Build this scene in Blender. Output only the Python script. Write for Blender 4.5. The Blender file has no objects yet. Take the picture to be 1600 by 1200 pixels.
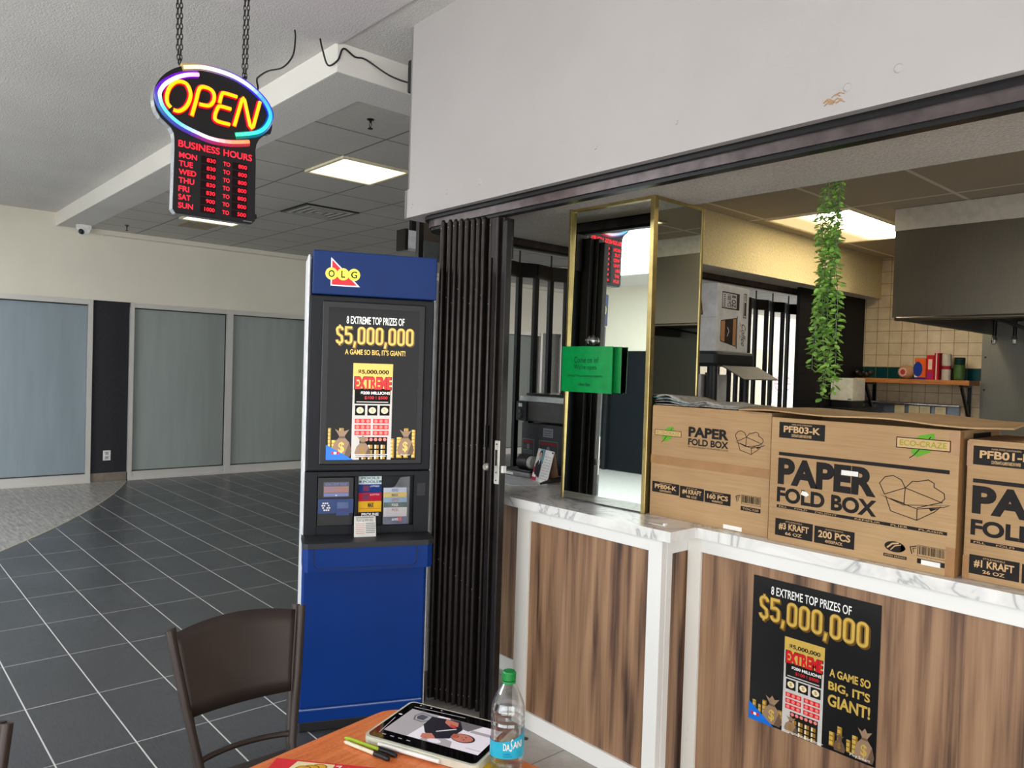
import bpy, math, random
from mathutils import Vector, Matrix

random.seed(7)
SC = bpy.context.scene
COL = SC.collection
PI = math.pi

# ------------------------------------------------------------------ camera
CAM_H = 1.62
YAW, PITCH, ROLL = math.radians(138.38362), math.radians(-1.1773), math.radians(1.75413)
cy_, sy_, cp_, sp_ = math.cos(YAW), math.sin(YAW), math.cos(PITCH), math.sin(PITCH)
FW = Vector((cy_ * cp_, sy_ * cp_, sp_))
R0 = Vector((sy_, -cy_, 0))
U0 = R0.cross(FW)
RT = R0 * math.cos(ROLL) + U0 * math.sin(ROLL)
UP = U0 * math.cos(ROLL) - R0 * math.sin(ROLL)
cam_data = bpy.data.cameras.new('camera')
cam_data.sensor_fit = 'HORIZONTAL'
cam_data.sensor_width = 36.0
cam_data.lens = 36.0 * 1195.0 / 1600.0
cam_data.clip_start = 0.05
cam_data.clip_end = 200
cam = bpy.data.objects.new('camera', cam_data)
COL.objects.link(cam)
M = Matrix((RT, UP, -FW)).transposed().to_4x4()
M.translation = Vector((0, 0, CAM_H))
cam.matrix_world = M
SC.camera = cam

# ------------------------------------------------------------------ world, exposure
def lin(c):
    c = c / 255.0
    return c / 12.92 if c <= 0.04045 else ((c + 0.055) / 1.055) ** 2.4
def rgb(r, g, b):
    return (lin(r), lin(g), lin(b), 1.0)

W = bpy.data.worlds.new('world')
SC.world = W
W.use_nodes = True
wn = W.node_tree.nodes
wn['Background'].inputs[0].default_value = (0.90, 0.95, 1.0, 1)
wn['Background'].inputs[1].default_value = 1.3
SC.view_settings.view_transform = 'Standard'
SC.view_settings.look = 'None'
SC.view_settings.exposure = -0.1
SC.view_settings.gamma = 1.0
SC.view_settings.use_curve_mapping = False
SC.cycles.use_denoising = True
SC.cycles.max_bounces = 8
SC.cycles.diffuse_bounces = 4
SC.cycles.glossy_bounces = 4
SC.cycles.transparent_max_bounces = 12
SC.cycles.sample_clamp_indirect = 6.0
SC.cycles.caustics_reflective = False
SC.cycles.caustics_refractive = False

def area_light(name, loc, direction, sx, sy, power, color):
    d = bpy.data.lights.new(name, 'AREA')
    d.shape = 'RECTANGLE'
    d.size, d.size_y = sx, sy
    d.energy = power
    d.color = color
    o = bpy.data.objects.new(name, d)
    COL.objects.link(o)
    o.location = loc
    o.rotation_euler = Vector(direction).to_track_quat('-Z', 'Y').to_euler()
    return o

# sunshine through the glazed south entrance: it lands on the pale floor added behind the camera for bounce
sd = bpy.data.lights.new('sun', 'SUN')
sd.energy = 21.0
sd.angle = math.radians(1.0)
sd.color = (1.0, 0.99, 0.97)
sun = bpy.data.objects.new('sun', sd)
COL.objects.link(sun)
sun.rotation_euler = Vector((-0.25, 0.72, -0.64)).to_track_quat('-Z', 'Y').to_euler()
# daylight coming in through the mall's glazed entrances behind the camera; the north light is added to brighten the far hall
area_light('daylight_entrance', (0.8, -5.6, 1.15), (-0.12, 1, -0.04), 8.0, 2.1, 260, (0.95, 0.98, 1.0))
area_light('daylight_east_doors', (5.7, -1.6, 1.35), (-1, 0.08, 0.05), 6.0, 2.4, 170, (1.0, 0.98, 0.95))
area_light('north_fill_light', (-7.4, 25.4, 1.5), (0, -1, 0.12), 6.5, 2.8, 2000, (0.97, 0.99, 1.0))
# daylight falling from the mall skylight over the hall, left of and behind the camera
area_light('daylight_skylight', (-6.6, -2.9, 3.33), (0, 0, -1), 4.0, 3.4, 430, (0.90, 0.96, 1.0))

# ------------------------------------------------------------------ node materials
class NT:
    def __init__(self, name):
        self.m = bpy.data.materials.new(name)
        self.m.use_nodes = True
        self.t = self.m.node_tree
        self.b = self.t.nodes['Principled BSDF']
    def n(self, typ, **kw):
        nd = self.t.nodes.new(typ)
        for k, v in kw.items():
            setattr(nd, k, v)
        return nd
    def link(self, a, b):
        self.t.links.new(a, b)
    def set(self, sock, v):
        if hasattr(v, 'is_linked') or isinstance(v, bpy.types.NodeSocket):
            self.link(v, sock)
        else:
            sock.default_value = v
    def math(self, op, a, b=0.0, c=None):
        nd = self.n('ShaderNodeMath', operation=op)
        self.set(nd.inputs[0], a)
        self.set(nd.inputs[1], b)
        if c is not None:
            self.set(nd.inputs[2], c)
        return nd.outputs[0]
    def pos(self):
        g = self.n('ShaderNodeNewGeometry')
        s = self.n('ShaderNodeSeparateXYZ')
        self.link(g.outputs['Position'], s.inputs[0])
        return s.outputs[0], s.outputs[1], s.outputs[2], g.outputs['Position']
    def objco(self):
        g = self.n('ShaderNodeTexCoord')
        return g.outputs['Object']
    def scaled(self, vec, s):
        nd = self.n('ShaderNodeMapping')
        self.link(vec, nd.inputs[0])
        nd.inputs['Scale'].default_value = s
        return nd.outputs[0]
    def noise(self, vec, scale, detail=3, rough=0.55, dist=0.0):
        nd = self.n('ShaderNodeTexNoise')
        self.link(vec, nd.inputs['Vector'])
        nd.inputs['Scale'].default_value = scale
        nd.inputs['Detail'].default_value = detail
        nd.inputs['Roughness'].default_value = rough
        nd.inputs['Distortion'].default_value = dist
        return nd.outputs[0]
    def ramp(self, fac, stops):
        nd = self.n('ShaderNodeValToRGB')
        self.set(nd.inputs[0], fac)
        e = nd.color_ramp.elements
        while len(e) < len(stops):
            e.new(0.5)
        for el, (p, c) in zip(e, stops):
            el.position = p
            el.color = c
        return nd.outputs[0]
    def mix(self, fac, a, b):
        nd = self.n('ShaderNodeMix', data_type='RGBA')
        self.set(nd.inputs[0], fac)
        self.set(nd.inputs[6], a)
        self.set(nd.inputs[7], b)
        return nd.outputs[2]
    def bump(self, h, strength=0.3, dist=0.01):
        nd = self.n('ShaderNodeBump')
        nd.inputs['Strength'].default_value = strength
        nd.inputs['Distance'].default_value = dist
        self.set(nd.inputs['Height'], h)
        self.link(nd.outputs[0], self.b.inputs['Normal'])
    def grid(self, coord, origin, period, width):
        """1 on lines at origin + k*period, `width` wide"""
        f = self.math('FRACT', self.math('DIVIDE', self.math('SUBTRACT', coord, origin), period))
        d = self.math('MINIMUM', f, self.math('SUBTRACT', 1.0, f))
        return self.math('LESS_THAN', d, width / 2 / period)

MATS = {}
def pmat(name, col, rough=0.5, metal=0.0, var=0.06, scale=18.0, spec=0.5, bump=0.0, stretch=(1, 1, 1), coat=0.0):
    """plain surface with a little procedural unevenness"""
    if name in MATS:
        return MATS[name]
    k = NT(name)
    v = k.scaled(k.objco(), stretch)
    n = k.noise(v, scale, 4)
    dark = tuple(c * (1 - var * 2) for c in col[:3]) + (1,)
    lite = tuple(min(1, c * (1 + var * 2)) for c in col[:3]) + (1,)
    k.link(k.ramp(n, [(0.3, dark), (0.7, lite)]), k.b.inputs['Base Color'])
    k.b.inputs['Roughness'].default_value = rough
    k.b.inputs['Metallic'].default_value = metal
    k.b.inputs['Specular IOR Level'].default_value = spec
    k.b.inputs['Coat Weight'].default_value = coat
    if bump:
        k.bump(n, bump, 0.004)
    MATS[name] = k.m
    return k.m
def ink(name, r, g, b, rough=0.5, metal=0.0, spec=0.15):
    return pmat(name, rgb(r, g, b), rough, metal, var=0.03, scale=40, spec=spec)
def emat(name, col, strength, base=None):
    if name in MATS:
        return MATS[name]
    k = NT(name)
    k.b.inputs['Base Color'].default_value = base or tuple(c * 0.3 for c in col[:3]) + (1,)
    k.b.inputs['Emission Color'].default_value = col
    k.b.inputs['Emission Strength'].default_value = strength
    k.b.inputs['Roughness'].default_value = 0.4
    MATS[name] = k.m
    return k.m

def mk_dark_tile():
    k = NT('charcoal_floor_tile')
    x, y, z, p = k.pos()
    lx = k.grid(x, -3.40, 0.615, 0.0055)
    ly = k.grid(y, 0.6687, 0.3008, 0.006)
    ln = k.math('MAXIMUM', k.math('MULTIPLY', lx, 0.72), ly)
    n = k.noise(k.scaled(p, (6, 40, 1)), 3.0, 5, 0.7)
    n2 = k.noise(p, 1.3, 2)
    base = k.ramp(k.math('ADD', k.math('MULTIPLY', n, 0.75), k.math('MULTIPLY', n2, 0.25)), [(0.3, rgb(50, 53, 57)), (0.7, rgb(84, 87, 91))])
    k.link(k.mix(ln, base, rgb(205, 205, 203)), k.b.inputs['Base Color'])
    k.link(k.math('ADD', 0.24, k.math('MULTIPLY', n, 0.16)), k.b.inputs['Roughness'])
    k.b.inputs['Specular IOR Level'].default_value = 0.55
    return k.m
def mk_wood_tile():
    k = NT('grey_streaked_floor_tile')
    x, y, z, p = k.pos()
    lx = k.grid(x, -3.40, 1.23, 0.004)
    ly = k.grid(y, 0.97, 0.6016, 0.005)
    ln = k.math('MULTIPLY', k.math('MAXIMUM', lx, ly), 0.6)
    n = k.noise(k.scaled(p, (2.2, 14, 1)), 2.4, 5, 0.65)
    base = k.ramp(n, [(0.32, rgb(120, 116, 112)), (0.68, rgb(182, 178, 172))])
    k.link(k.mix(ln, base, rgb(205, 202, 196)), k.b.inputs['Base Color'])
    k.b.inputs['Roughness'].default_value = 0.34
    return k.m
def mk_light_tile():
    k = NT('pale_grey_shop_tile')
    x, y, z, p = k.pos()
    ln = k.math('MAXIMUM', k.grid(x, -2.23, 0.305, 0.004), k.grid(y, 2.04, 0.305, 0.004))
    n = k.noise(p, 7, 5, 0.65)
    base = k.ramp(n, [(0.3, rgb(150, 145, 136)), (0.7, rgb(182, 177, 168))])
    k.link(k.mix(ln, base, rgb(72, 70, 66)), k.b.inputs['Base Color'])
    k.b.inputs['Roughness'].default_value = 0.45
    return k.m
def mk_stucco(name, c, scale=95.0, strength=0.55, speck=0.0):
    k = NT(name)
    x, y, z, p = k.pos()
    n = k.noise(p, scale, 3, 0.6)
    n2 = k.noise(p, 1.1, 2)
    d = tuple(v * (0.86 - speck) for v in c[:3]) + (1,)
    l = tuple(min(1, v * (1.08 + speck)) for v in c[:3]) + (1,)
    k.link(k.ramp(k.math('ADD', k.math('MULTIPLY', n, 0.7), k.math('MULTIPLY', n2, 0.3)), [(0.36, d), (0.66, l)]), k.b.inputs['Base Color'])
    k.b.inputs['Roughness'].default_value = 0.9
    k.b.inputs['Specular IOR Level'].default_value = 0.2
    k.bump(n, strength, 0.012)
    return k.m
def mk_dropceil(name, c, ox, px, oy, py, wid, linec):
    k = NT(name)
    x, y, z, p = k.pos()
    ln = k.math('MAXIMUM', k.grid(x, ox, px, wid), k.grid(y, oy, py, wid))
    n = k.noise(p, 60, 3)
    n2 = k.noise(p, 0.9, 2)
    d = tuple(v * 0.9 for v in c[:3]) + (1,)
    l = tuple(min(1, v * 1.08) for v in c[:3]) + (1,)
    base = k.ramp(k.math('ADD', k.math('MULTIPLY', n, 0.5), k.math('MULTIPLY', n2, 0.5)), [(0.35, d), (0.65, l)])
    k.link(k.mix(ln, base, linec), k.b.inputs['Base Color'])
    k.b.inputs['Roughness'].default_value = 0.85
    return k.m
def mk_walnut():
    k = NT('walnut_laminate')
    x, y, z, p = k.pos()
    cb = k.n('ShaderNodeCombineXYZ')
    s = k.math('ADD', x, y)
    k.set(cb.inputs[0], s)
    k.set(cb.inputs[2], z)
    v = cb.outputs[0]
    big = k.noise(k.scaled(v, (9, 1, 0.7)), 1.6, 3, 0.5, 0.4)
    w = k.n('ShaderNodeTexWave', wave_type='BANDS', bands_direction='X')
    k.link(k.scaled(v, (1, 1, 0.12)), w.inputs['Vector'])
    w.inputs['Scale'].default_value = 3.1
    w.inputs['Distortion'].default_value = 11.0
    w.inputs['Detail'].default_value = 3
    w.inputs['Detail Scale'].default_value = 1.1
    fine = k.noise(k.scaled(v, (150, 1, 2.2)), 1.3, 5, 0.75)
    streak = k.noise(k.scaled(v, (34, 1, 0.8)), 1.2, 4, 0.6, 0.5)
    f = k.math('ADD', k.math('ADD', k.math('MULTIPLY', big, 0.5), k.math('MULTIPLY', w.outputs[1], 0.1)), k.math('ADD', k.math('MULTIPLY', fine, 0.2), k.math('MULTIPLY', streak, 0.3)))
    c = k.ramp(f, [(0.40, rgb(54, 38, 31)), (0.47, rgb(104, 76, 57)), (0.55, rgb(142, 108, 80)), (0.68, rgb(168, 133, 101))])
    k.link(c, k.b.inputs['Base Color'])
    k.b.inputs['Roughness'].default_value = 0.42
    return k.m
def mk_marble():
    k = NT('white_marble_laminate')
    x, y, z, p = k.pos()
    d = k.noise(p, 2.3, 4, 0.6, 1.8)
    v = k.math('ABSOLUTE', k.math('SUBTRACT', d, 0.52))
    vein = k.ramp(v, [(0.0, rgb(164, 165, 167)), (0.025, rgb(224, 223, 219)), (0.12, rgb(242, 241, 235))])
    n2 = k.noise(p, 1.7, 3)
    k.link(k.mix(k.math('MULTIPLY', n2, 0.35), vein, rgb(230, 228, 220)), k.b.inputs['Base Color'])
    k.b.inputs['Roughness'].default_value = 0.28
    return k.m
def mk_tilewall():
    k = NT('cream_wall_tile')
    x, y, z, p = k.pos()
    ln = k.math('MAXIMUM', k.grid(x, -2.162, 0.1075, 0.004), k.grid(z, 1.735, 0.1075, 0.004))
    band = k.math('MULTIPLY', k.math('GREATER_THAN', z, 1.632), k.math('LESS_THAN', z, 1.735))
    n = k.noise(p, 9, 3)
    base = k.ramp(n, [(0.3, rgb(200, 178, 146)), (0.7, rgb(220, 200, 168))])
    base = k.mix(band, base, rgb(12, 62, 66))
    k.link(k.mix(ln, base, rgb(128, 104, 78)), k.b.inputs['Base Color'])
    k.b.inputs['Roughness'].default_value = 0.18
    return k.m
def mk_steel(name, c, stretch, rough=0.34):
    k = NT(name)
    v = k.scaled(k.objco(), stretch)
    n = k.noise(v, 3.0, 5, 0.7)
    d = tuple(q * 0.86 for q in c[:3]) + (1,)
    k.link(k.ramp(n, [(0.3, d), (0.7, c)]), k.b.inputs['Base Color'])
    k.b.inputs['Metallic'].default_value = 0.9
    k.link(k.math('ADD', rough - 0.06, k.math('MULTIPLY', n, 0.14)), k.b.inputs['Roughness'])
    return k.m
def mk_frosted(name, c):
    k = NT(name)
    x, y, z, p = k.pos()
    n = k.noise(k.scaled(p, (1, 7, 0.7)), 1.5, 3)
    d = tuple(q * 0.9 for q in c[:3]) + (1,)
    k.link(k.ramp(n, [(0.3, d), (0.7, c)]), k.b.inputs['Base Color'])
    k.b.inputs['Roughness'].default_value = 0.2
    k.b.inputs['Specular IOR Level'].default_value = 0.6
    k.b.inputs['Transmission Weight'].default_value = 0.12
    return k.m
def mk_clear(name, tint=(1, 1, 1, 1), gloss=0.06, rough=0.03):
    """thin clear plastic: see-through with a Fresnel sheen"""
    k = NT(name)
    out = k.t.nodes['Material Output']
    k.t.nodes.remove(k.b)
    tr = k.n('ShaderNodeBsdfTransparent')
    tr.inputs[0].default_value = tint
    gl = k.n('ShaderNodeBsdfGlossy')
    gl.inputs['Roughness'].default_value = rough
    lw = k.n('ShaderNodeLayerWeight')
    lw.inputs[0].default_value = 0.25
    v = k.objco()
    n = k.noise(v, 30, 2)
    f = k.math('ADD', k.math('MULTIPLY', lw.outputs[1], 0.75), k.math('MULTIPLY', n, gloss))
    mx = k.n('ShaderNodeMixShader')
    k.link(f, mx.inputs[0])
    k.link(tr.outputs[0], mx.inputs[1])
    k.link(gl.outputs[0], mx.inputs[2])
    k.link(mx.outputs[0], out.inputs[0])
    return k.m
def mk_kraft():
    k = NT('kraft_cardboard')
    v = k.objco()
    n = k.noise(k.scaled(v, (1, 1, 30)), 5, 4, 0.6)
    n2 = k.noise(v, 2.4, 3)
    k.link(k.ramp(k.math('ADD', k.math('MULTIPLY', n, 0.4), k.math('MULTIPLY', n2, 0.6)), [(0.34, rgb(156, 122, 82)), (0.66, rgb(184, 150, 106))]), k.b.inputs['Base Color'])
    k.b.inputs['Roughness'].default_value = 0.75
    k.bump(n, 0.08, 0.002)
    return k.m
def mk_cherry():
    k = NT('cherry_table_laminate')
    v = k.objco()
    n = k.noise(k.scaled(v, (26, 3, 1)), 2.2, 5, 0.65, 0.6)
    n2 = k.noise(v, 120, 2)
    k.link(k.ramp(k.math('ADD', k.math('MULTIPLY', n, 0.75), k.math('MULTIPLY', n2, 0.25)), [(0.3, rgb(186, 90, 42)), (0.5, rgb(222, 122, 66)), (0.7, rgb(234, 144, 88))]), k.b.inputs['Base Color'])
    k.b.inputs['Roughness'].default_value = 0.3
    return k.m
def mk_painted(name, c, rough=0.7):
    k = NT(name)
    x, y, z, p = k.pos()
    n = k.noise(p, 1.6, 4)
    n2 = k.noise(p, 130, 2)
    d = tuple(q * 0.93 for q in c[:3]) + (1,)
    k.link(k.ramp(n, [(0.3, d), (0.7, c)]), k.b.inputs['Base Color'])
    k.b.inputs['Roughness'].default_value = rough
    k.bump(n2, 0.12, 0.003)
    return k.m
def mk_scuffed(name, c):
    """white laminate with grey hairline scuffs"""
    k = NT(name)
    x, y, z, p = k.pos()
    n = k.noise(k.scaled(p, (9, 9, 2.2)), 3.0, 6, 0.75, 0.8)
    k.link(k.ramp(n, [(0.27, rgb(120, 112, 100)), (0.35, c), (1.0, c)]), k.b.inputs['Base Color'])
    k.b.inputs['Roughness'].default_value = 0.4
    return k.m

DARKTILE, WOODTILE, LIGHTTILE = mk_dark_tile(), mk_wood_tile(), mk_light_tile()
STUCCO = mk_stucco('grey_ceiling_stucco', rgb(214, 210, 206))
STUCCO2 = mk_stucco('pale_ceiling_stucco', rgb(216, 209, 209))
SOFFIT = mk_stucco('speckled_soffit_stucco', rgb(224, 218, 208), 120, 0.6, 0.08)
YSTUCCO = mk_stucco('cream_stucco', rgb(222, 205, 160), 60, 0.7)
DROPCEIL = mk_dropceil('mineral_ceiling_tile', rgb(182, 178, 171), -4.69, 0.61, 2.905, 0.61, 0.016, rgb(110, 106, 100))
KITCEIL = mk_dropceil('kitchen_ceiling_tile', rgb(186, 174, 154), -2.27, 0.61, 4.88, 1.22, 0.024, rgb(236, 228, 212))
WALNUT, MARBLE, TILEWALL = mk_walnut(), mk_marble(), mk_tilewall()
STEEL = mk_steel('brushed_hood_steel', rgb(122, 114, 100), (40, 40, 2))
STEELWALL = mk_steel('dull_steel_sheet', rgb(128, 126, 118), (30, 30, 2), 0.45)
FROST_L = mk_frosted('frosted_glass_daylit', rgb(160, 174, 182))  # bluer than the other panes: reflected daylight put into the colour
FROST = mk_frosted('frosted_glass_grey', rgb(166, 174, 170))
ALU = pmat('satin_aluminium', rgb(218, 214, 208), 0.4, 0.3, 0.012, 4)
CREAM = mk_painted('cream_wall_paint', rgb(228, 222, 206))
WHITEP = mk_painted('white_fascia_paint', rgb(178, 173, 170), 0.6)
CHAR = pmat('charcoal_wall_panel', rgb(34, 34, 40), 0.8, 0, 0.12, 30)
BLACKM = pmat('black_gate_metal', rgb(16, 16, 17), 0.35, 0.4)
BRONZE = pmat('dark_bronze_metal', rgb(48, 42, 39), 0.3, 0.7, 0.1, 25)
BRONZE2 = pmat('dark_bronze_flat', rgb(44, 40, 38), 0.4, 0.5, 0.1, 25)
TRACK = pmat('bronze_track_metal', rgb(92, 84, 84), 0.28, 0.8, 0.15, 14)
BLACKP = pmat('black_plastic', rgb(20, 20, 22), 0.45)
BLACKF = pmat('soft_black_plastic', rgb(34, 36, 40), 0.5)
WHITEPL = pmat('white_plastic', rgb(228, 226, 222), 0.4)
GOLD = pmat('polished_brass', rgb(176, 156, 100), 0.28, 0.85, 0.08, 20)
KRAFT = mk_kraft()
TAPE = pmat('brown_packing_tape', rgb(158, 116, 72), 0.25, 0, 0.05)
CHERRY = mk_cherry()
CHAIRM = pmat('brown_chair_metal', rgb(60, 51, 46), 0.42, 0.35, 0.05, 10)
WHITELAM = mk_scuffed('scuffed_white_laminate', rgb(238, 237, 232))
GREYLAM = mk_scuffed('scuffed_pale_laminate', rgb(236, 232, 222))
MIRROR = pmat('mirror_glass', rgb(212, 218, 210), 0.015, 1.0, 0.01, 2)
INK_B, INK_W = ink('black_ink', 26, 24, 22), ink('white_ink', 236, 234, 228)
PAPER = pmat('white_paper', rgb(232, 230, 224), 0.7)

# ------------------------------------------------------------------ mesh builder
_TXT = {}
def text_geo(s, bold=0.0, shear=0.0):
    key = (s, bold, shear)
    if key in _TXT:
        return _TXT[key]
    cu = bpy.data.curves.new('t', 'FONT')
    cu.body = s
    cu.resolution_u = 4
    cu.offset = bold
    cu.shear = shear
    ob = bpy.data.objects.new('t', cu)
    COL.objects.link(ob)
    dg = bpy.context.evaluated_depsgraph_get()
    me = bpy.data.meshes.new_from_object(ob.evaluated_get(dg))
    vs = [(v.co.x, v.co.y) for v in me.vertices]
    fs = [tuple(p.vertices) for p in me.polygons]
    bpy.data.objects.remove(ob)
    bpy.data.curves.remove(cu)
    bpy.data.meshes.remove(me)
    _TXT[key] = (vs, fs)
    return vs, fs

class MB:
    def __init__(self):
        self.v, self.f, self.mi, self.mats, self.sm = [], [], [], [], []
    def slot(self, m):
        if m not in self.mats:
            self.mats.append(m)
        return self.mats.index(m)
    def add(self, vs, fs, m, smooth=False):
        o = len(self.v)
        self.v += [tuple(p) for p in vs]
        s = self.slot(m)
        for f in fs:
            self.f.append(tuple(i + o for i in f))
            self.mi.append(s)
            self.sm.append(smooth)
        return self
    def box(self, x0, x1, y0, y1, z0, z1, m):
        vs = [(x, y, z) for z in (z0, z1) for y in (y0, y1) for x in (x0, x1)]
        fs = [(0, 2, 3, 1), (4, 5, 7, 6), (0, 1, 5, 4), (2, 6, 7, 3), (0, 4, 6, 2), (1, 3, 7, 5)]
        return self.add(vs, fs, m)
    def bar(self, p, q, w, h, m, up=(0, 0, 1)):
        """box beam from p to q, w wide sideways, h along up"""
        p, q, up = Vector(p), Vector(q), Vector(up)
        d = (q - p).normalized()
        s = d.cross(up).normalized()
        u = s.cross(d)
        vs = [e + s * a * w / 2 + u * b * h / 2 for e in (p, q) for a, b in ((-1, -1), (1, -1), (1, 1), (-1, 1))]
        return self.add(vs, [(0, 3, 2, 1), (4, 5, 6, 7), (0, 1, 5, 4), (1, 2, 6, 5), (2, 3, 7, 6), (3, 0, 4, 7)], m)
    def prism(self, poly, m, lo, hi, frame=None, smooth=False):
        """poly of (a,b) extruded between lo and hi along the third axis of frame (O,A,B,N)"""
        O, A, B, N = frame or (Vector((0, 0, 0)), Vector((1, 0, 0)), Vector((0, 1, 0)), Vector((0, 0, 1)))
        n = len(poly)
        vs = [O + A * a + B * b + N * h for h in (lo, hi) for a, b in poly]
        fs = [tuple(reversed(range(n))), tuple(range(n, 2 * n))]
        self.add(vs, fs, m)
        fs = [(i, (i + 1) % n, n + (i + 1) % n, n + i) for i in range(n)]
        return self.add(vs, fs, m, smooth)
    def tube(self, pts, r, m, n=8, closed=False, mats=None):
        pts = [Vector(p) for p in pts]
        N = len(pts)
        rs = r if isinstance(r, (list, tuple)) else [r] * N
        prev = None
        rings = []
        for i, p in enumerate(pts):
            a = pts[(i - 1) % N] if (closed or i > 0) else p
            b = pts[(i + 1) % N] if (closed or i < N - 1) else p
            t = (b - a).normalized()
            if prev is None:
                ref = Vector((0, 0, 1)) if abs(t.z) < 0.9 else Vector((1, 0, 0))
                nrm = t.cross(ref).normalized()
            else:
                nrm = (prev - t * prev.dot(t)).normalized()
            prev = nrm
            bi = t.cross(nrm)
            rings.append([p + (nrm * math.cos(2 * PI * k / n) + bi * math.sin(2 * PI * k / n)) * rs[i] for k in range(n)])
        vs = [q for rg in rings for q in rg]
        for i in range(N if closed else N - 1):
            j = (i + 1) % N
            fs = [(i * n + k, i * n + (k + 1) % n, j * n + (k + 1) % n, j * n + k) for k in range(n)]
            mm = mats[i] if mats else m
            base = len(self.v)
            self.add([vs[q] for q in range(i * n, i * n + n)] + [vs[q] for q in range(j * n, j * n + n)],
                     [(k, (k + 1) % n, n + (k + 1) % n, n + k) for k in range(n)], mm, True)
        if not closed:
            self.add(rings[0], [tuple(reversed(range(n)))], mats[0] if mats else m)
            self.add(rings[-1], [tuple(range(n))], mats[-1] if mats else m)
        return self
    def lathe(self, prof, m, n=24, c=(0, 0, 0), axis=None, caps=True, mats=None):
        """prof: list of (r,h) turned about an axis through c (default +Z)"""
        A = Vector(axis or (0, 0, 1)).normalized()
        ref = Vector((1, 0, 0)) if abs(A.x) < 0.9 else Vector((0, 1, 0))
        X = A.cross(ref).normalized()
        Y = A.cross(X)
        c = Vector(c)
        rings = [[c + A * h + (X * math.cos(2 * PI * k / n) + Y * math.sin(2 * PI * k / n)) * max(r, 1e-5) for k in range(n)] for r, h in prof]
        for i in range(len(prof) - 1):
            self.add(rings[i] + rings[i + 1], [(k, (k + 1) % n, n + (k + 1) % n, n + k) for k in range(n)], mats[i] if mats else m, True)
        if caps:
            self.add(rings[0], [tuple(reversed(range(n)))], mats[0] if mats else m)
            self.add(rings[-1], [tuple(range(n))], mats[-1] if mats else m)
        return self
    def ball(self, c, r, m, n=14, sq=(1, 1, 1)):
        c = Vector(c)
        vs, fs = [], []
        k = n // 2
        for i in range(k + 1):
            th = PI * i / k
            for j in range(n):
                ph = 2 * PI * j / n
                vs.append(c + Vector((math.sin(th) * math.cos(ph) * r * sq[0], math.sin(th) * math.sin(ph) * r * sq[1], math.cos(th) * r * sq[2])))
        for i in range(k):
            for j in range(n):
                fs.append((i * n + j, (i + 1) * n + j, (i + 1) * n + (j + 1) % n, i * n + (j + 1) % n))
        return self.add(vs, fs, m, True)
    def build(self, name, parent=None, bevel=0.0, origin=(0, 0, 0), seg=2, solid=0.0, rel=False):
        """rel: the vertices are world points, the (unturned) parent's place is taken off them"""
        me = bpy.data.meshes.new(name)
        o = Vector(origin)
        q = parent
        while rel and q is not None:
            o += q.location
            q = q.parent
        me.from_pydata([tuple(Vector(p) - o) for p in self.v], [], self.f)
        for m in self.mats:
            me.materials.append(m)
        me.polygons.foreach_set('material_index', self.mi)
        me.polygons.foreach_set('use_smooth', self.sm)
        me.validate()
        me.update()
        ob = bpy.data.objects.new(name, me)
        COL.objects.link(ob)
        if parent is None:
            ob.location = o
        else:
            ob.parent = parent
            ob.location = (0, 0, 0)
        if bevel:
            b = ob.modifiers.new('bevel', 'BEVEL')
            b.width = bevel
            b.segments = seg
            b.limit_method = 'ANGLE'
            b.angle_limit = math.radians(50)
        if solid:
            b = ob.modifiers.new('solid', 'SOLIDIFY')
            b.thickness = solid
        return ob

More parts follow.
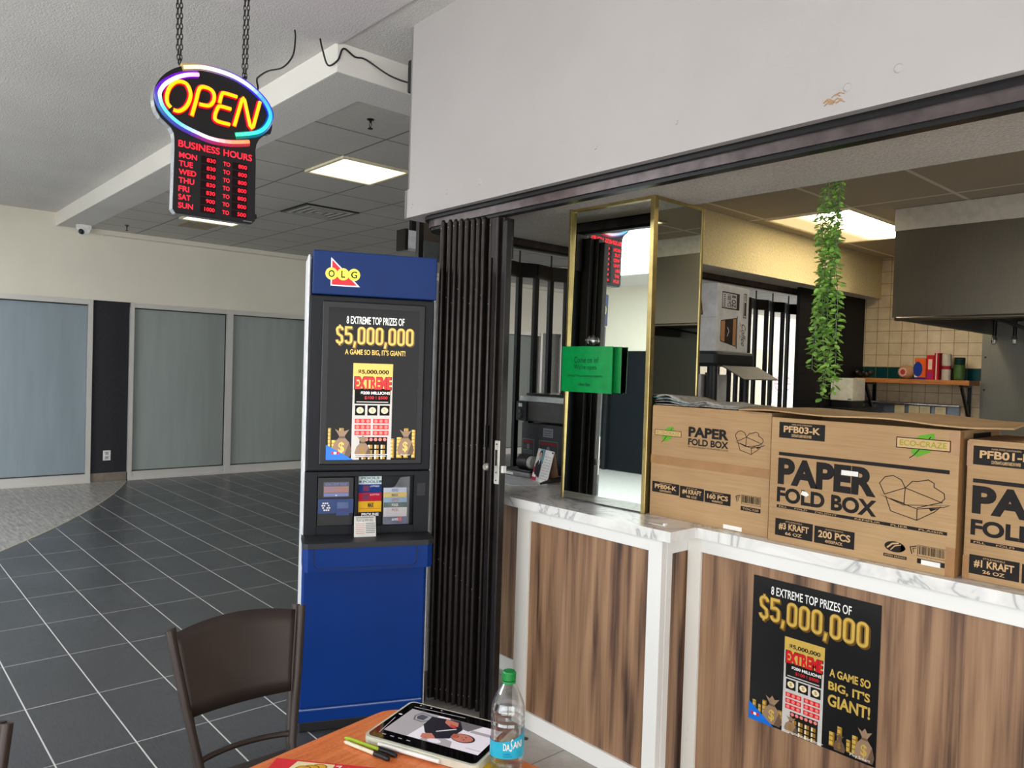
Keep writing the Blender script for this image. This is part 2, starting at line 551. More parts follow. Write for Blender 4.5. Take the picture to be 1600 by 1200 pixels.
class Art(MB):
    """printed artwork: flat inks laid on a face, each layer a hair proud of the last.
    frame: O, A (right), B (up), N (out of the face)"""
    def __init__(self, O, A, B, N, eps=0.0003):
        super().__init__()
        self.O, self.A, self.B, self.N, self.eps = Vector(O), Vector(A), Vector(B), Vector(N), eps
    def P(self, a, b, l):
        return self.O + self.A * a + self.B * b + self.N * (self.eps * l)
    def poly(self, pts, m, l=1):
        return self.add([self.P(a, b, l) for a, b in pts], [tuple(range(len(pts)))], m)
    def rect(self, a0, a1, b0, b1, m, l=1):
        return self.poly([(a0, b0), (a1, b0), (a1, b1), (a0, b1)], m, l)
    def oval(self, a, b, ra, rb, m, l=1, n=20):
        return self.poly([(a + ra * math.cos(2 * PI * k / n), b + rb * math.sin(2 * PI * k / n)) for k in range(n)], m, l)
    def line(self, pts, w, m, l=1):
        """one mitred ribbon, w wide, along pts (closed when the ends meet)"""
        P = [Vector(q) for q in pts]
        P = [q for k, q in enumerate(P) if k == 0 or (q - P[k - 1]).length > 1e-6]
        closed = len(P) > 3 and (P[0] - P[-1]).length < 1e-6
        if closed:
            P = P[:-1]
        n = len(P)
        if n < 2:
            return self
        if not closed:
            P[0] = P[0] - (P[1] - P[0]).normalized() * w / 3
            P[-1] = P[-1] + (P[-1] - P[-2]).normalized() * w / 3
        vs = []
        for k in range(n):
            d0 = (P[k] - P[k - 1]).normalized() if (closed or k) else (P[1] - P[0]).normalized()
            d1 = (P[(k + 1) % n] - P[k]).normalized() if (closed or k < n - 1) else d0
            t = d0 + d1
            t = t.normalized() if t.length > 1e-4 else d0
            s = Vector((-t.y, t.x))
            s = s * (w / 2 / max(0.5, abs(s.dot(Vector((-d0.y, d0.x))))))
            vs += [self.P(P[k].x + s.x, P[k].y + s.y, l), self.P(P[k].x - s.x, P[k].y - s.y, l)]
        fs = [(2 * k, 2 * k + 1, (2 * k + 3) % (2 * n), (2 * k + 2) % (2 * n)) for k in range(n if closed else n - 1)]
        return self.add(vs, fs, m)
    def frame_rect(self, a0, a1, b0, b1, w, m, l=1):
        return self.line([(a0, b0), (a1, b0), (a1, b1), (a0, b1), (a0, b0)], w, m, l)
    def text(self, s, a0, a1, b0, b1, m, l=2, bold=0.0, shear=0.0, rot=0, sk=0.0):
        """s stretched to fill a0..a1 by b0..b1; rot=90 turns it; sk raises b with a"""
        vs, fs = text_geo(s, bold, shear)
        xs = [p[0] for p in vs]
        ys = [p[1] for p in vs]
        x0, x1, y0, y1 = min(xs), max(xs), min(ys), max(ys)
        out = []
        for x, y in vs:
            p, q = (x - x0) / (x1 - x0), (y - y0) / max(y1 - y0, 1e-6)
            if rot == 90:
                p, q = 1 - q, p
            elif rot == -90:
                p, q = q, 1 - p
            out.append(self.P(a0 + p * (a1 - a0), b0 + q * (b1 - b0) + sk * p * (a1 - a0), l))
        return self.add(out, fs, m)

def tag(o, label, cat, group=None, kind=None):
    if label: o['label'] = label
    if cat: o['category'] = cat
    if group: o['group'] = group
    if kind: o['kind'] = kind
    return o
def thing(name, loc, label, cat, group=None, rz=0.0):
    o = bpy.data.objects.new(name, None)
    o.empty_display_size = 0.1
    COL.objects.link(o)
    o.location = loc
    o.rotation_euler = (0, 0, rz)
    return tag(o, label, cat, group)
def struct(o):
    o['kind'] = 'structure'
    return o
def copy_tree(o, parent=None):
    c = o.copy()
    COL.objects.link(c)
    if parent is not None:
        c.parent = parent
    for ch in list(o.children):
        copy_tree(ch, c)
    return c

def smooth(pts, n=5):
    out = []
    P = [Vector(p) for p in pts]
    for i in range(len(P) - 1):
        p0, p1, p2, p3 = P[max(i - 1, 0)], P[i], P[i + 1], P[min(i + 2, len(P) - 1)]
        for k in range(n):
            u = k / n
            out.append(0.5 * ((2 * p1) + (-p0 + p2) * u + (2 * p0 - 5 * p1 + 4 * p2 - p3) * u * u + (-p0 + 3 * p1 - 3 * p2 + p3) * u ** 3))
    out.append(P[-1])
    return out

# ================================================================== SETTING
XW, YF = -3.35, 2.19          # shop's west face, shop's front face
ZU, ZS = 3.36, 3.20           # high ceiling, lowered hall ceiling
# floor
m = MB(); m.box(-11, 6.2, -6.2, 26, -0.1, 0, DARKTILE)
struct(m.build('floor'))
def circle3(a, b, c):
    ax, ay = a; bx, by = b; cx, cy = c
    d = 2 * (ax * (by - cy) + bx * (cy - ay) + cx * (ay - by))
    ux = ((ax * ax + ay * ay) * (by - cy) + (bx * bx + by * by) * (cy - ay) + (cx * cx + cy * cy) * (ay - by)) / d
    uy = ((ax * ax + ay * ay) * (cx - bx) + (bx * bx + by * by) * (ax - cx) + (cx * cx + cy * cy) * (bx - ax)) / d
    return ux, uy, math.hypot(ax - ux, ay - uy)
ux, uy, ur = circle3((-7.372, 1.031), (-8.556, 1.831), (-10.70, 2.86))
a0 = math.atan2(2.86 - uy, -10.70 - ux)
a1 = math.atan2(1.031 - uy, -7.372 - ux)
step = (a1 - a0) / 12
arc = [(ux + ur * math.cos(a0 + step * k), uy + ur * math.sin(a0 + step * k)) for k in range(0, 22)]
m = MB(); m.prism([(-10.8, 2.87)] + arc + [(arc[-1][0], -6), (-10.8, -6)], WOODTILE, 0.0, 0.002)
struct(m.build('floor'))
m = MB()
m.tube([(x, y, 0.002) for x, y in arc], 0.004, pmat('brass_floor_strip', rgb(196, 184, 160), 0.4, 0.4), 6)
struct(m.build('trim_1'))
m = MB(); m.prism([(-2.98, 2.03), (2.2, 2.03), (2.2, 7.2), (-3.3, 7.2), (-3.3, 2.6)], LIGHTTILE, 0.0, 0.003)
struct(m.build('floor'))

m = MB(); m.box(-10.8, 6.2, -6.2, -1.3, 0.0, 0.004, pmat('pale_bounce_tile', rgb(204, 204, 202), .4)); struct(m.build('floor'))  # floor added behind the camera, bounces light up to the ceilings
m = MB(); m.prism([(-2.435, 2.266), (-2.415, 2.255), (-2.39, 2.275), (-2.4, 2.292), (-2.42, 2.288)], BLACKP, .003, .0045); tag(m.build('floor_scrap'), 'small dark scrap on the pale floor tile by the counter foot', 'scrap')
# far wall with frosted shop windows
XF = -10.8
m = MB(); m.box(XF - 0.2, XF, -6.2, 26, 2.325, ZU, CREAM)
struct(m.build('wall_far'))
m = MB(); m.box(XF - 0.2, XF - 0.12, -6.2, 26, 0, 2.325, CREAM)
struct(m.build('wall_far_back'))
for i, (y0, y1) in enumerate(((2.457, 2.895), (10.35, 10.85))):
    m = MB()
    m.box(XF - 0.15, XF - 0.03, y0, y1, 0.11, 2.325, CHAR if i == 0 else pmat('grey_wall_panel', rgb(120, 120, 118), .7))
    m.box(XF - 0.15, XF - 0.03, y0, y1, 0, 0.11, pmat('taupe_tile_skirting', rgb(128, 118, 106), 0.5))
    struct(m.build('wall_pillar'))
def shop_window(name, y0, y1, mull, glass):
    fr = MB()
    t = 0.05
    X0, X1 = XF - 0.1, XF + 0.005
    fr.box(X0, X1, y0, y1, 2.262, 2.325, ALU)
    fr.box(X0, X1, y0, y1, 0.0, 0.11, ALU)
    fr.box(X0, X1 + 0.03, y0, y1, 0.0, 0.018, ALU)
    ys = [y0] + mull + [y1]
    for k, yy in enumerate(ys):
        w0 = yy if k == 0 else yy - t / 2 - 0.015
        w1 = yy + t if k == 0 else (yy if k == len(ys) - 1 else yy + t / 2 + 0.015)
        if k == len(ys) - 1: w0 = yy - t
        fr.box(X0, X1 + 0.01, w0, w1, 0.0, 2.325, ALU)
    f = struct(fr.build(name))
    for a, b in zip(ys[:-1], ys[1:]):
        p = MB()
        p.box(XF - 0.075, XF - 0.06, a + 0.03, b - 0.03, 0.1, 2.27, glass)
        p.build('pane', f)
        g = MB()
        g.box(XF - 0.06, XF - 0.045, a + 0.03, b - 0.02, 2.25, 2.265, BLACKP)
        g.box(XF - 0.06, XF - 0.045, a + 0.03, b - 0.02, 0.105, 0.12, BLACKP)
        g.box(XF - 0.06, XF - 0.045, b - 0.05, b - 0.028, 0.1, 2.265, BLACKP)
        g.build('glazing_gasket', f)
    return f
shop_window('window_1', -6.2, 2.457, [-4.0, -1.6, 0.6], FROST_L)
shop_window('window_2', 2.895, 10.35, [4.21, 5.52, 6.83, 8.1, 9.3], FROST)
shop_window('window_3', 10.85, 15.2, [12.2, 13.6], FROST)
m = MB(); m.box(XF - 0.12, XF - 0.02, 15.2, 26, 0, 2.325, pmat('beige_hoarding', rgb(214, 200, 168), 0.7))
struct(m.build('wall_hoarding'))
m = MB(); m.box(-11, 6.2, 26, 26.2, 0, ZU, CREAM); struct(m.build('wall_north'))
# hall opposite, behind the camera
m = MB()
m.box(-11, -4.9, -6.2, -6.0, 2.2, ZU, CREAM)
m.box(-11, -4.9, -6.2, -6.05, 0, 2.2, pmat('dark_shop_glass', rgb(24, 28, 33), 0.3, spec=.15))
for k in range(7):
    m.box(-11 + k * 1.0, -10.93 + k * 1.0, -6.06, -5.98, 0, 2.2, pmat('dark_shop_frame', rgb(26, 26, 30), 0.4))
struct(m.build('wall_south'))
m = MB(); m.box(6.0, 6.2, 1.9, 26, 0, ZU, CREAM); struct(m.build('wall_east'))

# ceilings
m = MB(); m.box(-11, -3.79, -6.2, 2.05, ZU, ZU + 0.1, STUCCO); m.box(-3.79, 6.2, 2.04, 26, ZU, ZU + 0.1, STUCCO)
struct(m.build('ceiling'))
m = MB(); m.box(-3.79, 6.2, -6.2, 2.04, ZU - 0.012, ZU + 0.1, STUCCO2)
struct(m.build('ceiling'))
m = MB()
m.box(-11, -3.8, 2.04, 2.35, ZS, ZU + 0.1, STUCCO)
m.box(-4.12, -3.8, 2.35, 26, ZS, ZU + 0.1, STUCCO)
struct(m.build('ceiling_bulkhead'))
m = MB()
TRIMW = mk_painted('daylit_bulkhead_paint', rgb(240, 236, 228), 0.6)  # daylight on the bulkhead faces put into a lighter colour
m.box(-10.8, -3.8, 2.03, 2.04, ZS, ZU, TRIMW)
m.box(-3.8, -3.79, 2.03, 26, ZS, ZU, TRIMW)
struct(m.build('trim_2'))
m = MB(); m.box(-11, -4.12, 2.35, 26, ZS + 0.006, ZS + 0.1, DROPCEIL)
struct(m.build('ceiling'))
m = MB(); m.box(XF, XF + 0.12, 2.35, 26, ZS - 0.05, ZS + 0.006, CREAM)
struct(m.build('trim_3'))

# fascia over the shop front, rounded at its west corner
def round_front(y0, x0, r, back, xr=2.3, yend=7.4):
    """plan outline: front face y0, west face x0, corner radius r, wall thickness back"""
    o = [(xr, y0)]
    for k in range(9):
        a = -PI / 2 - k * PI / 16
        o.append((x0 + r + r * math.cos(a), y0 + r + r * math.sin(a)))
    o.append((x0, yend))
    i = [(x0 + back, yend)]
    for k in range(8, -1, -1):
        a = -PI / 2 - k * PI / 16
        rr = max(r - back, 0.01)
        cx, cy = x0 + max(r, back + 0.01), y0 + max(r, back + 0.01)
        i.append((cx + rr * math.cos(a), cy + rr * math.sin(a)))
    i.append((xr, y0 + back))
    return o + i
TILT = math.radians(-1.3)     # the front runs a touch out of square with the floor tiles
def tilt(pts, c=(-2.5, 2.19)):
    out = []
    for x, y in pts:
        if y < 3.0 and x > XW + 0.001:
            out.append((x, y + (x - c[0]) * math.tan(TILT)))
        else:
            out.append((x, y))
    return out
def ring(b, outline, z0, z1, mt):
    n = len(outline) // 2
    o, i = outline[:n], list(reversed(outline[n:]))
    for k in range(n - 1):
        q = [o[k + 1], o[k], i[k], i[k + 1]]
        b.prism(q, mt, z0, z1)
    return b
m = MB()
ring(m, tilt(round_front(YF, XW, 0.03, 0.16)), 2.52, ZU, WHITEP)
struct(m.build('wall_fascia'))
m = MB()
ring(m, tilt(round_front(YF - 0.012, XW - 0.012, 0.05, 0.16)), 2.375, 2.52, WHITEP)
for x, z, r in ((-3.28, 2.43, .012), (-2.98, 2.455, .016), (-2.72, 2.46, .016), (-2.0, 2.47, .008), (-1.62, 2.48, .008), (-1.02, 2.445, .014), (-0.88, 2.46, .014)):
    y = YF - 0.012 + (x + 2.5) * math.tan(TILT)
    m.lathe([(r, 0), (r * 0.7, 0.004)], WHITEP, 10, (x, y, z), (0, -1, 0))
struct(m.build('wall_fascia'))
m = MB()
y = YF - 0.0128 + (-1.05 + 2.5) * math.tan(TILT)
for k in range(9):
    a = random.uniform(-0.03, 0.03); b = random.uniform(-0.012, 0.014)
    m.tube([(-1.05 + a - .012, y, 2.418 + b), (-1.05 + a, y - .001, 2.424 + b), (-1.05 + a + .014, y, 2.417 + b)], 0.0016, pmat('torn_plaster_brown', rgb(176, 140, 100), 0.8), 5)
tag(m.build('plaster_scar'), 'small torn brown plaster patch low on the white fascia', 'plaster patch')
# rolling gate track hung under the fascia, curving round the corner
m = MB()
ring(m, tilt(round_front(YF + 0.02, XW + 0.05, 0.14, 0.07)), 2.355, 2.375, BLACKM)
ring(m, tilt(round_front(YF + 0.035, XW + 0.065, 0.14, 0.05)), 2.318, 2.355, TRACK)
ring(m, tilt(round_front(YF + 0.045, XW + 0.075, 0.13, 0.04)), 2.304, 2.318, BLACKM)
struct(m.build('trim_4'))
# soffit behind the fascia, and its return over the west side
m = MB()
m.box(-3.2, 2.3, 2.30, 2.80, 2.356, 2.44, SOFFIT)
m.box(-3.42, -3.12, 2.80, 7.2, 2.356, 2.374, SOFFIT)
m.box(-3.12, -2.3, 2.80, 3.3, 2.3565, 2.44, SOFFIT)
struct(m.build('ceiling_soffit'))
m = MB()
m.box(-3.0, 2.3, 2.68, 2.80, 2.44, 2.74, SOFFIT)
struct(m.build('wall_header'))
m = MB()
m.box(-3.12, -3.0, 2.80, 7.12, 2.3575, 2.73, YSTUCCO)
m.box(-3.12, -3.001, 2.80, 7.12, 2.356, 2.3575, SOFFIT)
struct(m.build('wall_header_west'))
m = MB(); m.box(-3.0, 2.3, 2.80, 7.12, 2.72, 2.8, KITCEIL)
struct(m.build('ceiling'))
# kitchen walls
m = MB(); m.box(-3.14, -2.16, 7.12, 7.3, 0, 2.75, TILEWALL); struct(m.build('wall_back'))
m = MB(); m.box(-2.16, 2.3, 7.11, 7.3, 0, 2.75, STEELWALL)
for z in (1.25, 1.56, 1.83):
    m.lathe([(.008, 0), (.006, .004)], BLACKM, 8, (-2.135, 7.11, z), (0, -1, 0))
struct(m.build('wall_back_steel'))
m = MB(); m.box(2.3, 2.4, 2.2, 7.3, 0, ZU, CREAM); struct(m.build('wall_kitchen_east'))
BRICKB = NT('black_painted_brick')
bx_, by_, bz_, bp_ = BRICKB.pos()
bl = BRICKB.math('MAXIMUM', BRICKB.grid(bz_, 0, 0.075, 0.008), BRICKB.grid(by_, 0, 0.21, 0.008))
BRICKB.link(BRICKB.mix(bl, rgb(22, 22, 26), rgb(12, 12, 14)), BRICKB.b.inputs['Base Color'])
BRICKB.b.inputs['Roughness'].default_value = 0.6
BRICKB.b.inputs['Specular IOR Level'].default_value = 0.15
m = MB(); m.box(-3.17, -3.14, 5.92, 7.3, 0, 2.357, BRICKB.m); struct(m.build('wall_west'))

# ================================================================== HALL CEILING FITTINGS
LAMP_E = emat('troffer_diffuser_light', (1.0, 0.94, 0.74, 1), 2.2)
def troffer(x0, x1, y0, y1, z, label, mat, w=0.025):
    t = thing('ceiling_light', ((x0 + x1) / 2, (y0 + y1) / 2, z), label, 'ceiling light')
    f = MB()
    for a in ((x0, x1, y0, y0 + w), (x0, x1, y1 - w, y1), (x0, x0 + w, y0 + w, y1 - w), (x1 - w, x1, y0 + w, y1 - w)):
        f.box(*a, z - 0.012, z + 0.01, pmat('lamp_trim_cream', rgb(226, 214, 180), 0.5))
    f.build('frame', t, rel=True)
    d = MB(); d.box(x0 + w, x1 - w, y0 + w, y1 - w, z - 0.004, z + 0.006, mat)
    d.build('diffuser', t, rel=True)
    return t
troffer(-5.925, -5.285, 2.90, 3.52, ZS, 'square lit ceiling panel in the hall, right of the hanging neon sign', LAMP_E)
troffer(-9.0, -8.36, 2.90, 3.52, ZS, 'lit ceiling panel in the hall peeping out just below the hanging neon sign', LAMP_E)
LAMP_FILL = emat('hall_fill_light', (1.0, 0.95, 0.82, 1), 12.0)  # strong panels out of view, added to brighten the far hall
for k, yy in enumerate((8.39, 10.83, 13.27, 15.71)):
    for xx, side in ((-9.0, 'far wall'), (-5.925, 'shop')):
        troffer(xx, xx + .64, yy, yy + .62, ZS, '%s lit ceiling panel up the hall on the %s side, beyond the side gate' % (('nearest', 'second', 'third', 'fourth')[k], side), LAMP_FILL)
def sprinkler(x, y, z, label, s=1.0, metal=BLACKM):
    t = thing('fire_sprinkler', (x, y, z), label, 'sprinkler')
    e = MB(); e.lathe([(.036 * s, 0), (.03 * s, -.008 * s), (.012 * s, -.012 * s)], metal, 14); e.build('escutcheon', t)
    b = MB(); b.lathe([(.011 * s, -.01 * s), (.011 * s, -.03 * s)], metal, 8)
    b.tube([(.009 * s, 0, -.03 * s), (.016 * s, 0, -.05 * s), (.004 * s, 0, -.075 * s)], .004 * s, metal, 5)
    b.tube([(-.009 * s, 0, -.03 * s), (-.016 * s, 0, -.05 * s), (-.004 * s, 0, -.075 * s)], .004 * s, metal, 5)
    b.build('frame_arms', t)
    d = MB(); d.lathe([(.008 * s, -.072 * s), (.024 * s, -.082 * s), (.024 * s, -.086 * s)], metal, 12); d.build('deflector', t)
    return t
sprinkler(-4.38, 2.594, ZS + .006, 'dark sprinkler head in the hall ceiling tile nearest the white fascia', .72)
sprinkler(-10.06, 2.64, ZS + .006, 'small dark sprinkler head above the far wall near the dome camera', .8)
sprinkler(-0.862, 2.93, 2.72, 'brown sprinkler head in the kitchen ceiling above the steel hood', 1.25, pmat('brown_sprinkler_metal', rgb(66, 46, 34), 0.4, 0.6))
def vent(x0, x1, y0, y1, z, label, col):
    t = thing('air_vent', ((x0 + x1) / 2, (y0 + y1) / 2, z), label, 'air vent')
    b = MB(); b.box(x0, x1, y0, y1, z - .004, z + .008, BLACKM); b.build('backing', t, rel=True)
    cx, cy, h = (x0 + x1) / 2, (y0 + y1) / 2, (x1 - x0) / 2
    for k in range(4):
        r = h * (0.86 - k * 0.24)
        w = 0.034
        f = MB()
        zz = z - .004
        for a in ((cx - r, cx + r, cy - r, cy - r + w), (cx - r, cx + r, cy + r - w, cy + r), (cx - r, cx - r + w, cy - r + w, cy + r - w), (cx + r - w, cx + r, cy - r + w, cy + r - w)):
            f.box(*a, zz - .003, zz, col)
        f.build('louver', t, rel=True)
    return t
vent(-7.73, -7.13, 3.52, 4.12, ZS, 'black square air vent with concentric louvers in the hall ceiling tiles', pmat('vent_grey', rgb(190, 186, 180), 0.5))
m = MB()
m.box(-9.55, -9.15, 3.05, 3.4, ZS - .004, ZS + .006, pmat('stained_tile_brown', rgb(150, 136, 112), 0.8))
tag(m.build('return_grille'), 'dull brown ceiling patch behind the lower edge of the neon sign', 'ceiling grille')
t = thing('security_camera', (-10.5, 2.27, ZS), 'white dome security camera under the bulkhead end by the far wall', 'security camera')
b = MB(); b.lathe([(.085, 0), (.085, -.03), (.07, -.05)], WHITEPL, 20); b.build('base', t)
b = MB(); b.ball((0, 0, -.05), .068, WHITEPL, 18); b.build('dome', t)
b = MB(); b.ball((.035, -.03, -.08), .036, BLACKP, 14); b.build('lens', t)
t = thing('ceiling_hook', (-5.2, 0.42, ZU), 'small white bracket on the grey ceiling at the far left', 'bracket')
b = MB(); b.box(-.04, .04, -.02, .02, -.03, 0, WHITEPL); b.tube([(0, 0, -.02), (.03, .01, -.05), (.06, .02, -.04)], .006, WHITEPL, 6); b.build('bracket_body', t)
t = thing('wall_outlet', (XF - .03, 2.655, 0.335), 'white double wall outlet low on the charcoal pillar', 'outlet')
b = MB(); b.box(0, .008, -.045, .045, -.065, .065, WHITEPL); b.build('cover_plate', t, bevel=.003)
b = MB()
for z in (-.028, .028):
    b.box(.008, .0095, -.02, .02, z - .02, z + .02, pmat('outlet_grey', rgb(180, 178, 172), .5))
    for yy in (-.008, .008): b.box(.0095, .0105, yy - .002, yy + .002, z - .004, z + .01, BLACKP)
b.build('socket', t)
t = thing('warning_sign', (XF - .02, 19.6, 1.30), 'small white notice with two red rings on the far hoarding, behind the gate bars', 'sign')
b = MB(); b.box(0, .01, -.55, .55, -.42, .42, PAPER); b.build('board', t)
a = Art((.01, 0, 0), (0, 1, 0), (0, 0, 1), (1, 0, 0), .001)
RED = ink('red_ink', 206, 48, 60)
for s in (-.27, .27):
    a.oval(s, .12, .19, .19, RED, 1); a.oval(s, .12, .14, .14, INK_W, 2); a.line([(s - .12, .12), (s + .12, .12)], .05, RED, 3)
    a.rect(s - .2, s + .2, -.3, -.16, ink('pink_grey_ink', 190, 170, 170), 1)
a.build('printed_symbols', t)
# loudspeaker box at the fascia's corner
t = thing('wall_speaker', (XW, 2.36, 3.12), 'small black box fixed to the corner side of the white fascia', 'speaker')
b = MB(); b.box(-.06, 0, -.13, .05, -.08, .09, BLACKP); b.build('cabinet', t, bevel=.01)
b = MB(); b.box(-.064, -.06, -.11, .03, -.06, .07, BLACKM); b.build('grille', t)
# cables on the bulkhead
CABLE = pmat('black_cable', rgb(18, 18, 18), .5)
m = MB()
m.tube(smooth([(-3.8, 1.93, ZU - .012), (-3.83, 1.96, ZU - .05), (-3.82, 1.99, ZU - .13), (-3.785, 2.03, ZU - .1), (-3.782, 2.06, ZU - .03), (-3.782, 2.13, ZU - .055), (-3.782, 2.2, ZU - .05), (-3.7, 2.3, ZU - .13), (-3.55, 2.34, ZU - .2), (-3.41, 2.33, ZU - .23)], 5), .005, CABLE, 6)
tag(m.build('speaker_cable'), 'thin black cable sagging along the bulkhead corner to the black box', 'cable')
m = MB()
m.tube(smooth([(-3.8, 1.785, ZU - .012), (-3.78, 1.78, ZU - .06), (-3.74, 1.75, ZU - .17), (-3.68, 1.67, ZU - .27), (-3.6, 1.56, ZU - .34), (-3.5, 1.47, ZU - .42), (-3.42, 1.43, ZU - .47), (-3.385, 1.42, ZU - .52), (-3.384, 1.39, 2.79)], 5), .0045, CABLE, 6)
tag(m.build('sign_power_cord'), 'thin black power cord drooping from the ceiling seam to the neon sign', 'cord')

# ================================================================== FRONT GATE, FOLDED BESIDE THE COUNTER
gx0 = -2.955
t = thing('folding_gate', (-2.75, 2.2, 0), 'dark bronze folding gate stacked upright between the blue kiosk and the counter', 'folding gate')
DOT = pmat('worn_bright_rivet', rgb(190, 184, 176), .35, .6)
gys = [-2.955, -2.918, -2.889, -2.859, -2.827, -2.795, -2.767, -2.739, -2.70]
for k, x in enumerate(gys):
    s = MB()
    y = YF - .03 + (x + 2.955) * .35
    w = .0115
    prof = [(x - w, y + .07)] + [(x + w * math.cos(PI + i * PI / 6), y + w * 1.3 * math.sin(PI + i * PI / 6)) for i in range(7)] + [(x + w, y + .07)]
    s.prism(prof, BRONZE, .03, 2.30, smooth=True)
    s.prism([(x - w - .004, y + .03), (x + w + .004, y + .03), (x + w + .004, y + .05), (x - w - .004, y + .05)], BLACKM, .03, 2.296)
    s.lathe([(w, 0), (w * .5, .012)], BRONZE, 10, (x, y, 2.30))
    for z in (2.27, 1.97 - .03 * (k % 3), 1.25, .72 - .02 * k, .08):
        s.ball((x + .003, y - w * 1.3, z + .004 * (k % 4)), .0022, DOT, 6)
    s.build('slat', t, rel=True)
m = MB(); m.prism([(-2.962, YF + .03), (-2.70, YF + .10), (-2.70, YF + .125), (-2.962, YF + .10)], BLACKM, .02, 2.295); m.build('inner_fold', t, rel=True)
m = MB()
m.box(-2.685, -2.64, YF + .07, YF + .12, .02, 2.30, pmat('dark_teal_panel', rgb(16, 26, 30), .3))
m.box(-2.69, -2.63, YF + .05, YF + .13, 2.12, 2.30, BRONZE2)
m.build('end_panel', t, rel=True)
m = MB()
m.box(-2.645, -2.585, YF + .02, YF + .075, .02, 2.285, BRONZE2)
m.box(-2.585, -2.56, YF + .01, YF + .045, .02, 2.285, BRONZE2)
m.box(-2.592, -2.574, YF - .012, YF + .01, .02, 2.285, BRONZE)
m.box(-2.56, -2.53, YF, YF + .035, .02, 2.265, BRONZE2)
m.build('lead_post', t, bevel=.004, rel=True)
m = MB()
m.box(-2.5585, -2.5315, YF - .007, YF - .0005, 1.11, 1.30, pmat('bright_lock_steel', rgb(214, 212, 206), .3, .6))
m.box(-2.5505, -2.5415, YF - .0105, YF - .007, 1.19, 1.26, BLACKM)
for z in (1.125, 1.16, 1.285): m.lathe([(.004, 0), (.003, .002)], BLACKM, 8, (-2.545, YF - .007, z), (0, -1, 0))
lp = m.build('lock_plate', t, rel=True)
lp['label'] = 'bright steel lock plate'
m = MB(); m.box(-2.612, -2.598, YF + .012, YF + .0195, 1.2, 1.275, pmat('pale_sticker', rgb(176, 182, 176), .5)); m.build('sticker', t, rel=True)
m = MB(); m.lathe([(.017, 0), (.017, .02), (.012, .028)], DOT, 14, (-2.625, YF + .02, 1.175), (0, -1, 0)); m.build('lock_cylinder', t, rel=True)
m = MB(); m.box(-2.531, -2.515, YF + .008, YF + .026, 1.16, 1.19, WHITEPL); m.build('thumb_turn', t, rel=True)
m = MB(); m.box(-2.66, -2.63, YF + .02, YF + .07, 1.26, 1.36, BLACKM); m.build('pull_handle', t, rel=True)
# bright jamb and its foot
t = thing('upright_post', (-3.006, 2.17, 0), 'slim bright white upright post between the blue kiosk and the folded gate', 'post')
m = MB(); m.box(-.009, .009, -.01, .03, .14, 2.03, pmat('bright_white_metal', rgb(240, 240, 238), .3)); m.build('upright', t)
m = MB(); m.box(-.03, .03, -.02, .06, 0, .14, pmat('grey_metal_foot', rgb(140, 140, 138), .35, .5)); m.build('foot', t)
# west side: track end box and posts seen under the corner
t = thing('gate_header_box', (-3.53, 2.52, 2.2), 'brown header box under the gate track, seen between kiosk and folded gate', 'header box')
m = MB(); m.box(-3.54, -3.5, 2.425, 2.66, 2.31, 2.44, pmat('brown_header', rgb(84, 72, 62), .5)); m.build('upper_panel', t, rel=True)
m = MB(); m.box(-3.535, -3.505, 2.44, 2.66, 2.205, 2.31, pmat('green_grey_header', rgb(92, 96, 92), .5)); m.build('lower_panel', t, rel=True)
m = MB(); m.box(-3.53, -3.5, 2.395, 2.425, 0, 2.44, BRONZE2); m.build('post', t, rel=True)
t = thing('hall_sign_box', (-6.5, 4.38, 2.8), 'pale grey box hung high in the hall, just above the kiosk top', 'box')
m = MB(); m.box(-6.6, -6.45, 4.285, 4.48, 2.79, 2.97, pmat('pale_grey_box', rgb(236, 238, 240), .5)); m.build('box_body', t, rel=True)
m = MB(); m.box(-6.61, -6.45, 4.25, 4.285, 2.77, 2.98, BRONZE2); m.build('side_trim', t, rel=True)
m = MB(); m.box(-6.55, -6.5, 4.36, 4.41, 2.97, 3.206, BRONZE2); m.build('drop_bracket', t, rel=True)
# west gate: closed run of bars
t = thing('side_gate', (-3.37, 4.4, 0), 'closed black gate of tall upright bars along the shop west side', 'gate')
ys = []
y = 2.52
k = 0
while y < 6.6:
    ys.append(y)
    y += 0.1 if k % 2 == 0 else 0.162
    k += 1
for k, y in enumerate(ys):
    b = MB(); x = -3.37 + (.02 if k % 2 else -.02)
    b.box(x - .012, x + .012, y - .016, y + .016, .03, 2.18, BLACKM)
    b.build('bar', t, rel=True)
for k, (a, b_) in enumerate(zip(ys[:-1], ys[1:])):
    h = MB()
    xa = -3.37 + (.02 if k % 2 else -.02)
    xb = -3.37 - (.02 if k % 2 else -.02)
    h.bar((xa, a, 2.205), (xb, b_, 2.205), .03, .085, BLACKM)
    h.build('header', t, rel=True)
    h = MB(); h.bar((xa, a, .06), (xb, b_, .06), .03, .06, BLACKM); h.build('bottom_rail', t, rel=True)
    if k % 2 == 0:
        r = MB(); r.tube([(xa, a, 2.2), (xa, a, 2.32)], .006, BLACKM, 6); r.build('hanger_rod', t, rel=True)
m = MB(); m.box(-3.41, -3.33, 6.68, 6.74, .0, 2.3, BLACKM); m.build('end_post', t, rel=True)

